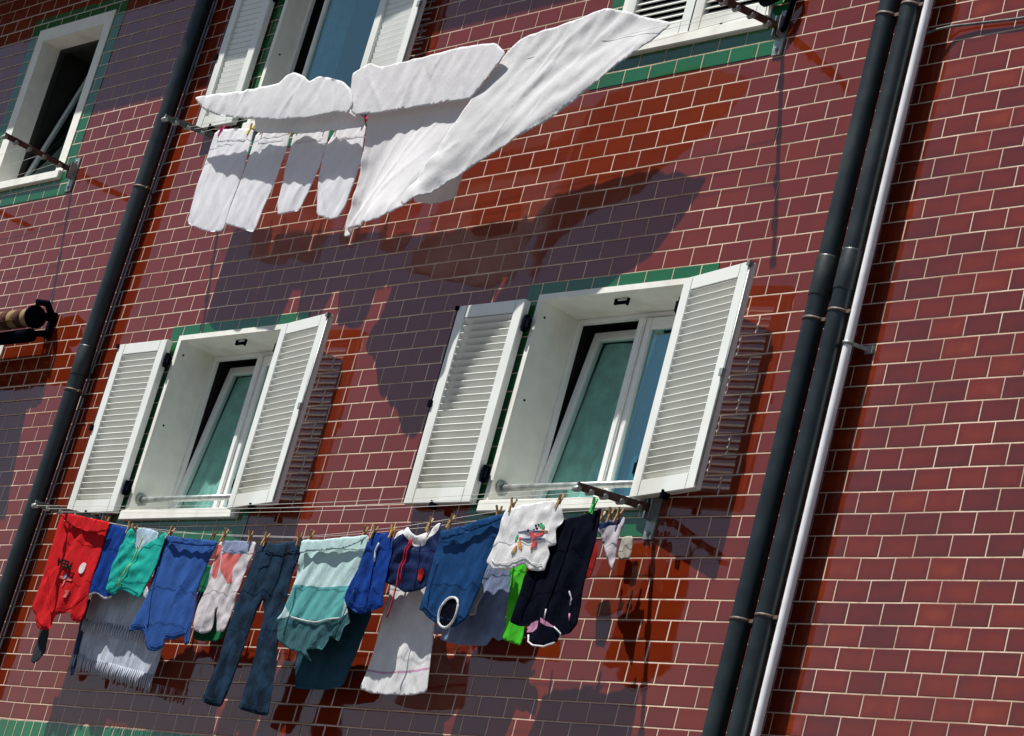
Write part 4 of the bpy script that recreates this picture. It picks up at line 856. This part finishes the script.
wash('green_cloth', 'cloth', 'dark green cloth mostly hidden behind the white and coral shorts', 'cloth', 'green', .08)
wash('swim_shorts', 'shorts', 'off white shorts with coral and grey blue panels', 'shorts', 'offwhite')
t_jean = wash('jeans', 'jeans', 'dark blue jeans hanging by the waist', 'jeans', 'jeans', .38)
t_mint = wash('mint_shirt', 'shirt', 'shirt in pale mint, teal and slate bands with a ragged bottom', 'shirt', 'mint', zone_mats={'teal': 'teal_band'})
wash('mint_fold', 'folded_hem', None, None, 'mint', .08, t_mint)
wash('darkteal_case', 'pillowcase', 'dark teal pillowcase hanging behind the mint banded shirt', 'pillowcase', 'darkteal', .06)
t_roy = wash('royal_shorts_b', 'shorts', 'bright royal blue shorts with a white drawstring', 'shorts', 'royal', .34)
t_nav = wash('navy_shorts', 'shorts', 'navy shorts with a crumpled white waistband and a red cord', 'shorts', 'navy', .36)
wash('white_towel', 'towel', 'white towel with a thin pink stripe near its end', 'towel', 'white', .06)
t_pet = wash('petrol_tee', 't_shirt', 'petrol blue t-shirt hanging upside down with a white ringed collar', 't-shirt', 'petrol')
wash('petrol_fold', 'folded_hem', None, None, 'petrol', .1, t_pet)
wash('denim_skirt', 'skirt', 'faded denim skirt behind the petrol t-shirt and the printed t-shirt', 'skirt', 'denim', .12)
wash('white_sock', 'sock', 'white sock between the petrol t-shirt and the denim skirt', 'sock', 'white', .12)
wash('green_shirt', 'cloth', 'bright green cloth showing at the left of the black jacket', 'cloth', 'lime', .06)
t_blk = wash('black_jacket', 'jacket', 'black jacket with pink lining at its collar', 'jacket', 'black', .36)
wash('red_rag', 'cloth', 'narrow dark red cloth showing at the right of the black jacket', 'cloth', 'redrag', .05)
t_prt = wash('print_tee', 't_shirt', 'crumpled white t-shirt with a small colourful print', 't-shirt', 'white', .2)
wash('underwear', 'underwear', 'small pale lilac underwear with a navy edge at the right end of the lower rack', 'underwear', 'pale', .16)
wash('beige_rag', 'cloth', 'small beige cloth close to the wall behind the pale underwear', 'cloth', 'beige', .08)

t_sl = wash('sheet_fold_left', 'bed_sheet', 'white bed sheet folded over the lines at the upper left', 'bed sheet', 'sheet', .18)
wash('sheet_fold_left_back', 'back_flap', None, None, 'sheet', .05, t_sl)
t_sm = wash('sheet_fold_mid', 'bed_sheet', 'short folded white sheet on the line between the left sheet and the big blowing sheet', 'bed sheet', 'sheet', .06)
t_sf = wash('sheet_fly', 'bed_sheet', 'large white bed sheet blowing out sideways to a point at the right', 'bed sheet', 'sheet_double', .03, h=.14)
wash('sheet_hang', 'hanging_corner', None, None, 'sheet', .03, t_sf, h=.14)
wash('sheet_hem', 'bed_sheet', 'hem of a white sheet hanging behind the big blowing sheet', 'bed sheet', 'sheet', .04)
t_case = {}
for k_, l_ in (('case_a', 'white pillowcase leftmost in the row under the folded sheet'), ('case_b', 'second white pillowcase from the left under the folded sheet'), ('case_c', 'third white pillowcase from the left under the folded sheet'), ('case_d', 'fourth white pillowcase, next to the big hanging sheet')):
    t_case[k_] = wash(k_, 'pillowcase', l_, 'pillowcase', 'case', .24, group='white pillowcases in a row')

# details lying on the cloth -----------------------------------------------------
def patch(name, key, poly, mat, parent, x=.03):
    s = surf(key); pts = resample([tuple(p) for p in poly], .12)
    bm = bmesh.new(); c = (sum(p[0] for p in pts)/len(pts), sum(p[1] for p in pts)/len(pts))
    top = [bm.verts.new(P(p[0], p[1], s(p[0], p[1], x))) for p in pts]; low = [bm.verts.new(P(p[0], p[1], s(p[0], p[1], x)-.05)) for p in pts]
    ct = bm.verts.new(P(c[0], c[1], s(c[0], c[1], x)))
    n = len(pts)
    for i in range(n):
        bm.faces.new((top[i], top[(i+1) % n], ct)); bm.faces.new((top[i], low[i], low[(i+1) % n], top[(i+1) % n]))
    mb = MB(); mb.bm.free(); mb.bm = bm; return mb.build(name, M[mat], parent)
def ell(u, v, a, b, rot=0.0, n=18):
    return [(u+a*math.cos(t)*math.cos(rot)-b*math.sin(t)*math.sin(rot), v+a*math.cos(t)*math.sin(rot)+b*math.sin(t)*math.cos(rot)) for t in [i*2*math.pi/n for i in range(n)]]
def cord(name, key, pts, rad, mat, parent, x=.06):
    s = surf(key)
    p2 = resample([tuple(p) for p in pts], .25, False)
    return MB().tube([P(p[0], p[1], s(p[0], p[1], x)) for p in p2], rad, 8).build(name, M[mat], parent)

# stitched hems: a raised seam a little inside the edge
def hem(key, mat, parent, inset=.32, low=True, rad=.0026, name='hem_seam'):
    pts = resample(chaikin([tuple(p) for p in GD[key]['pts']], 1), .22); poly = [(p[0], p[1]) for p in pts]; n = len(pts)
    s = surf(key); ar = sum(pts[i][0]*pts[(i+1) % n][1]-pts[(i+1) % n][0]*pts[i][1] for i in range(n))
    runs, cur = [], []
    for i in list(range(n))+list(range(n)):
        a, b = pts[i-2], pts[(i+2) % n]; tx, ty = b[0]-a[0], b[1]-a[1]; l = math.hypot(tx, ty)+1e-9
        nx, ny = (ty/l, -tx/l) if ar > 0 else (-ty/l, tx/l)
        q_ = (pts[i][0]-nx*inset, pts[i][1]-ny*inset)
        if (ny > .55 if low else ny < -.55) and inside(q_, poly): cur.append(q_)
        else:
            if len(cur) > 5: runs.append(cur)
            cur = []
    done = set()
    for r_ in runs:
        kk = (round(r_[0][0], 2), round(r_[0][1], 2))
        if kk in done: continue
        done.add(kk)
        MB().tube([P(p[0], p[1], s(p[0], p[1], .005)) for p in r_], rad, 6).build(name, M[mat], parent)
for k_, m_, p_ in (('red_tee', 'red', t_red), ('blue_tee', 'blue', t_blue), ('petrol_tee', 'petrol', t_pet), ('jeans', 'jeans', t_jean), ('royal_shorts_b', 'royal', t_roy), ('print_tee', 'white', t_prt), ('teal_top', 'teal', t_teal)):
    hem(k_, m_, p_, .5 if m_ == 'sheet' else .32, True, .0012 if m_ == 'sheet' else .0024)
for k_ in ('case_a', 'case_b', 'case_c', 'case_d'):
    hem(k_, 'case', t_case[k_], .75, False, .0018)
# lettering of the red t-shirt, upside down because the shirt hangs by its hem
cu = bpy.data.curves.new('lettering', 'FONT'); cu.body = 'BEE:.A'; cu.size = .095; cu.extrude = .002; cu.align_x = 'CENTER'; cu.offset = .0045
to = bpy.data.objects.new('lettering', cu); col.objects.link(to)
dg = bpy.context.evaluated_depsgraph_get(); me = bpy.data.meshes.new_from_object(to.evaluated_get(dg)); bpy.data.objects.remove(to)
sr = surf('red_tee')
def SURFMEAN(u, v):
    XY, dz = SURF['red_tee']; r = (XY[:, 0]-u)**2+(XY[:, 1]-v)**2; w_ = np.exp(-r/(2*.30**2)); return float((dz*w_).sum()/w_.sum())
for v_ in me.vertices:
    x, y, z = v_.co
    u_, w_ = -57.85 - x/ROW*.82, 2.06 + y/ROW*.8 + (-x/ROW)*.15
    v_.co = P(u_, w_, SURFMEAN(u_, w_) + .30 + z/ROW)
me.materials.append(M['lettering'])
lo = bpy.data.objects.new('lettering', me); col.objects.link(lo)
cc = sum((Vector(v_.co) for v_ in me.vertices), Vector())/len(me.vertices)
for v_ in me.vertices: v_.co = Vector(v_.co)-cc
put(lo, cc, t_red)
patch('badge', 'red_tee', ell(-56.2, 2.44, .30, .34, .2), 'white', t_red, .05)
patch('emblem', 'red_tee', [(-58.25, 2.95), (-57.7, 2.98), (-57.3, 3.0), (-56.8, 3.16), (-56.85, 3.27), (-57.35, 3.22), (-57.5, 3.55), (-57.68, 3.62), (-57.62, 3.2), (-58.2, 3.1)], 'coral', t_red, .04); patch('emblem', 'red_tee', ell(-57.5, 2.98, .15, .17), 'greyblue', t_red, .08)
patch('emblem', 'red_tee', [(-57.1, 3.85), (-56.7, 3.8), (-56.75, 4.0), (-56.85, 4.3), (-57.1, 4.25), (-56.95, 4.0)], 'coral', t_red, .05)
cord('drawstring', 'royal_shorts_b', [(-28.92, 1.1), (-29.07, 1.55), (-28.9, 2.1)], .006, 'white', t_roy)
cord('cord', 'navy_shorts', [(-26.6, .9), (-26.84, 2.5), (-26.66, 4.1), (-26.75, 5.0)], .005, 'redcord', t_nav)
cord('cord', 'navy_shorts', [(-26.5, .9), (-26.55, 1.8), (-26.6, 2.6), (-26.5, 3.2)], .005, 'redcord', t_nav)
patch('emblem', 'navy_shorts', [(-25.35, 2.5), (-25.0, 2.4), (-24.85, 2.7), (-24.95, 3.1), (-25.2, 2.95)], 'redrag', t_nav)
cord('neck_cord', 'teal_top', [(-50.6, .6), (-50.8, 1.5), (-51.0, 2.3), (-51.5, 3.0), (-51.6, 3.6)], .004, 'yellow', t_teal)
# white ringed collar of the petrol t-shirt
s_ = surf('petrol_tee'); ring = ell(-21.95, 4.70, .62, .76, .15, 28)
mb = MB(); mb.tube([P(u_, v_, s_(u_, v_, .05)) for u_, v_ in ring+ring[:1]], .0075, 8, False); mb.build('collar', M['white'], t_pet)
patch('neck_shade', 'petrol_tee', ell(-21.95, 4.70, .60, .73, .15, 28), 'black', t_pet, .02)  # black patch drawn for the shade inside the neck; no hole is cut
# colourful print on the white t-shirt
for (u_, v_, a_, b_, r_, m_) in [(-16.55, .88, 1.1, .035, 0, 'p_blue'), (-16.45, 1.24, .95, .035, .02, 'p_blue'), (-16.5, 1.06, .22, .12, .5, 'p_red'), (-16.0, 1.04, .28, .10, -.2, 'p_red'), (-16.35, 1.22, .16, .13, 0, 'p_red'), (-15.85, .88, .36, .07, 0, 'p_orange'), (-16.2, 1.5, .17, .16, .4, 'p_red'), (-16.33, 1.68, .07, .12, .3, 'p_red'), (-15.98, .62, .17, .08, .4, 'p_green'), (-16.12, .56, .08, .12, 0, 'p_green'), (-15.9, .74, .05, .08, 0, 'p_green'),
   (-17.58, 1.2, .08, .18, 0, 'p_green'), (-17.2, 1.5, .08, .2, -.5, 'p_orange'), (-17.05, 1.66, .05, .12, -.3, 'p_orange'), (-17.42, 1.78, .08, .2, .3, 'p_orange'), (-17.5, 1.95, .06, .1, .3, 'p_green'), (-16.42, .6, .05, .05, 0, 'black'), (-16.3, .74, .06, .05, 0, 'black'), (-16.47, .82, .05, .05, 0, 'black'), (-16.28, .55, .05, .04, 0, 'black'), (-16.85, .84, .05, .06, 0, 'black'), (-17.3, 1.22, .12, .06, 0, 'p_red')]:
    patch('print', 'print_tee', ell(u_, v_, a_, b_, r_), m_, t_prt, .02)
def seam(key, pts, mat, parent, rad=.003): return cord('seam', key, pts, rad, mat, parent, .01)
# stitching of the mint shirt, white piping of the jacket
cord('stitching', 'mint_shirt', [(-34.37, 5.14), (-33.0, 5.31), (-32.39, 5.35), (-30.44, 5.08)], .0045, 'white', t_mint)
cord('piping', 'black_jacket', [(-15.2, 5.86), (-15.0, 6.2), (-14.53, 6.39), (-13.81, 6.42), (-13.2, 6.2)], .005, 'white', t_blk, .05)
cord('piping', 'black_jacket', [(-12.95, 5.95), (-13.0, 5.75), (-13.52, 5.46)], .004, 'white', t_blk, .05)
cord('piping', 'black_jacket', [(-13.19, 3.74), (-12.89, 4.09), (-12.85, 4.4)], .005, 'pale', t_blk, .05)
cord('piping', 'black_jacket', [(-12.73, 4.81), (-12.61, 5.13)], .005, 'pink', t_blk, .05)
cord('piping', 'black_jacket', [(-14.27, 4.65), (-14.23, 5.11)], .004, 'white', t_blk, .05)
SM = dict(jeans=('jeans', t_jean), blue_tee=('blue', t_blue), red_tee=('red', t_red), petrol_tee=('petrol', t_pet), black_jacket=('black', t_blk), mint_shirt=('slate_teal', t_mint), royal_shorts_b=('royal', t_roy), navy_shorts=('navy', t_nav))
for k_, p_ in SEAMS: seam(k_, p_, *SM[k_])
# fringe along the two towel edges
def fringe(key, a, b, n, length, parent, d):
    mb = MB()
    for i in range(n):
        t = i/(n-1); u_ = a[0]+(b[0]-a[0])*t; v_ = a[1]+(b[1]-a[1])*t
        k = random.uniform(-.06, .06); ln = length*random.uniform(.85, 1.05)
        mb.tube([P(u_, v_-.1, d), P(u_+k*.5, v_+ln*.5, d+.05+k), P(u_+k, v_+ln, d+k)], [.0065, .006, .0045], 6)
    return mb.build('fringe', M['towel'], parent)
q = GD['grey_towel']['pts']; fringe('grey_towel', q[8], q[4], 44, .85, t_tow, 1.2)
q = GD['grey_towel_over']['pts']; fringe('grey_towel_over', q[6], q[3], 26, .7, t_tow, 1.5)

# ------------------------------------------------------------------ pegs
peg_src = {}
def peg_mesh(colour):
    if colour in peg_src: return peg_src[colour]
    mb = MB(); s = .001
    for sg in (-1, 1):
        mb.bar(Vector((0, sg*.010, -.045)), Vector((0, sg*.006, .0)), .011, .008, Vector((0, 1, 0)))
        mb.bar(Vector((0, sg*.006, .0)), Vector((0, sg*.015, .035)), .011, .008, Vector((0, 1, 0)))
    mb.tube([Vector((-.008, 0, .002)), Vector((.008, 0, .002))], .007, 8)
    o = mb.build('clothespin', M['peg_'+colour]); peg_src[colour] = o.data; bpy.data.objects.remove(o); return peg_src[colour]
names = dict(wood='wooden', orange='orange', pink='pink', yellow='yellow', lime='lime green', green='green')
for u_, v_, d_, c_, own in PEGS:
    o = bpy.data.objects.new('clothespin', peg_mesh(c_)); col.objects.link(o); o.location = P(u_, v_+.12, d_)
    o.rotation_euler = (random.uniform(-.15, .15), random.uniform(-.25, .25), random.uniform(-.5, .5)); o.scale = (1.15, 1.15, 1.15)
    tag(o, '%s clothespin at the %s' % (names[c_], own), 'clothespin', 'clothespins on the washing lines')

# ------------------------------------------------------------------ ground
bm = bmesh.new(); S = 400
bm.faces.new([bm.verts.new(p) for p in ((-S, -S, 0), (S, -S, 0), (S, S, 0), (-S, S, 0))])
mb = MB(); mb.bm.free(); mb.bm = bm
g_ = mb.build('ground', paint('asphalt_ground', (.085, .082, .08), .85, var=.15, scale=2)); g_['kind'] = 'structure'

# ------------------------------------------------------------------ light
sd = Vector((-.65, -1.0, 2.4)).normalized()
elev = math.asin(sd.z)
w = bpy.data.worlds.new('World'); scene.world = w; w.use_nodes = True
nt = w.node_tree; nt.nodes.clear()
sky = nt.nodes.new('ShaderNodeTexSky'); sky.sky_type = 'NISHITA'; sky.sun_disc = False
sky.sun_elevation = elev; sky.sun_rotation = math.atan2(sd.x, sd.y)
sky.air_density = 1.0; sky.dust_density = 1.0; sky.ozone_density = 1.5
bg = nt.nodes.new('ShaderNodeBackground'); bg.inputs[1].default_value = .05
wo = nt.nodes.new('ShaderNodeOutputWorld'); nt.links.new(sky.outputs[0], bg.inputs[0]); nt.links.new(bg.outputs[0], wo.inputs[0])
sl = bpy.data.lights.new('sun', 'SUN'); sl.energy = 5.0; sl.angle = R_(.53); sl.color = (1, .965, .91)
so = bpy.data.objects.new('sun', sl); col.objects.link(so); so.location = (0, -10, 20)
so.rotation_euler = (-sd).to_track_quat('-Z', 'Y').to_euler()

# ------------------------------------------------------------------ camera
cd = bpy.data.cameras.new('camera'); cd.sensor_width = 36; cd.lens = CAM['lens']; cd.clip_end = 2000; cd.clip_start = .1
co = bpy.data.objects.new('camera', cd); col.objects.link(co)
x, y, z = (Vector(CAM[k]).normalized() for k in ('right', 'up', 'back'))
mt = Matrix((x, y, z)).transposed().to_4x4()
mt.translation = P(CAM['pos'][0], CAM['pos'][1], -CAM['pos'][2])
co.matrix_world = mt; scene.camera = co

scene.view_settings.view_transform = 'Standard'; scene.view_settings.look = 'None'
scene.view_settings.exposure = 0.52; scene.view_settings.gamma = 1.0
scene.render.engine = 'CYCLES'
scene.cycles.max_bounces = 8; scene.cycles.transparent_max_bounces = 12
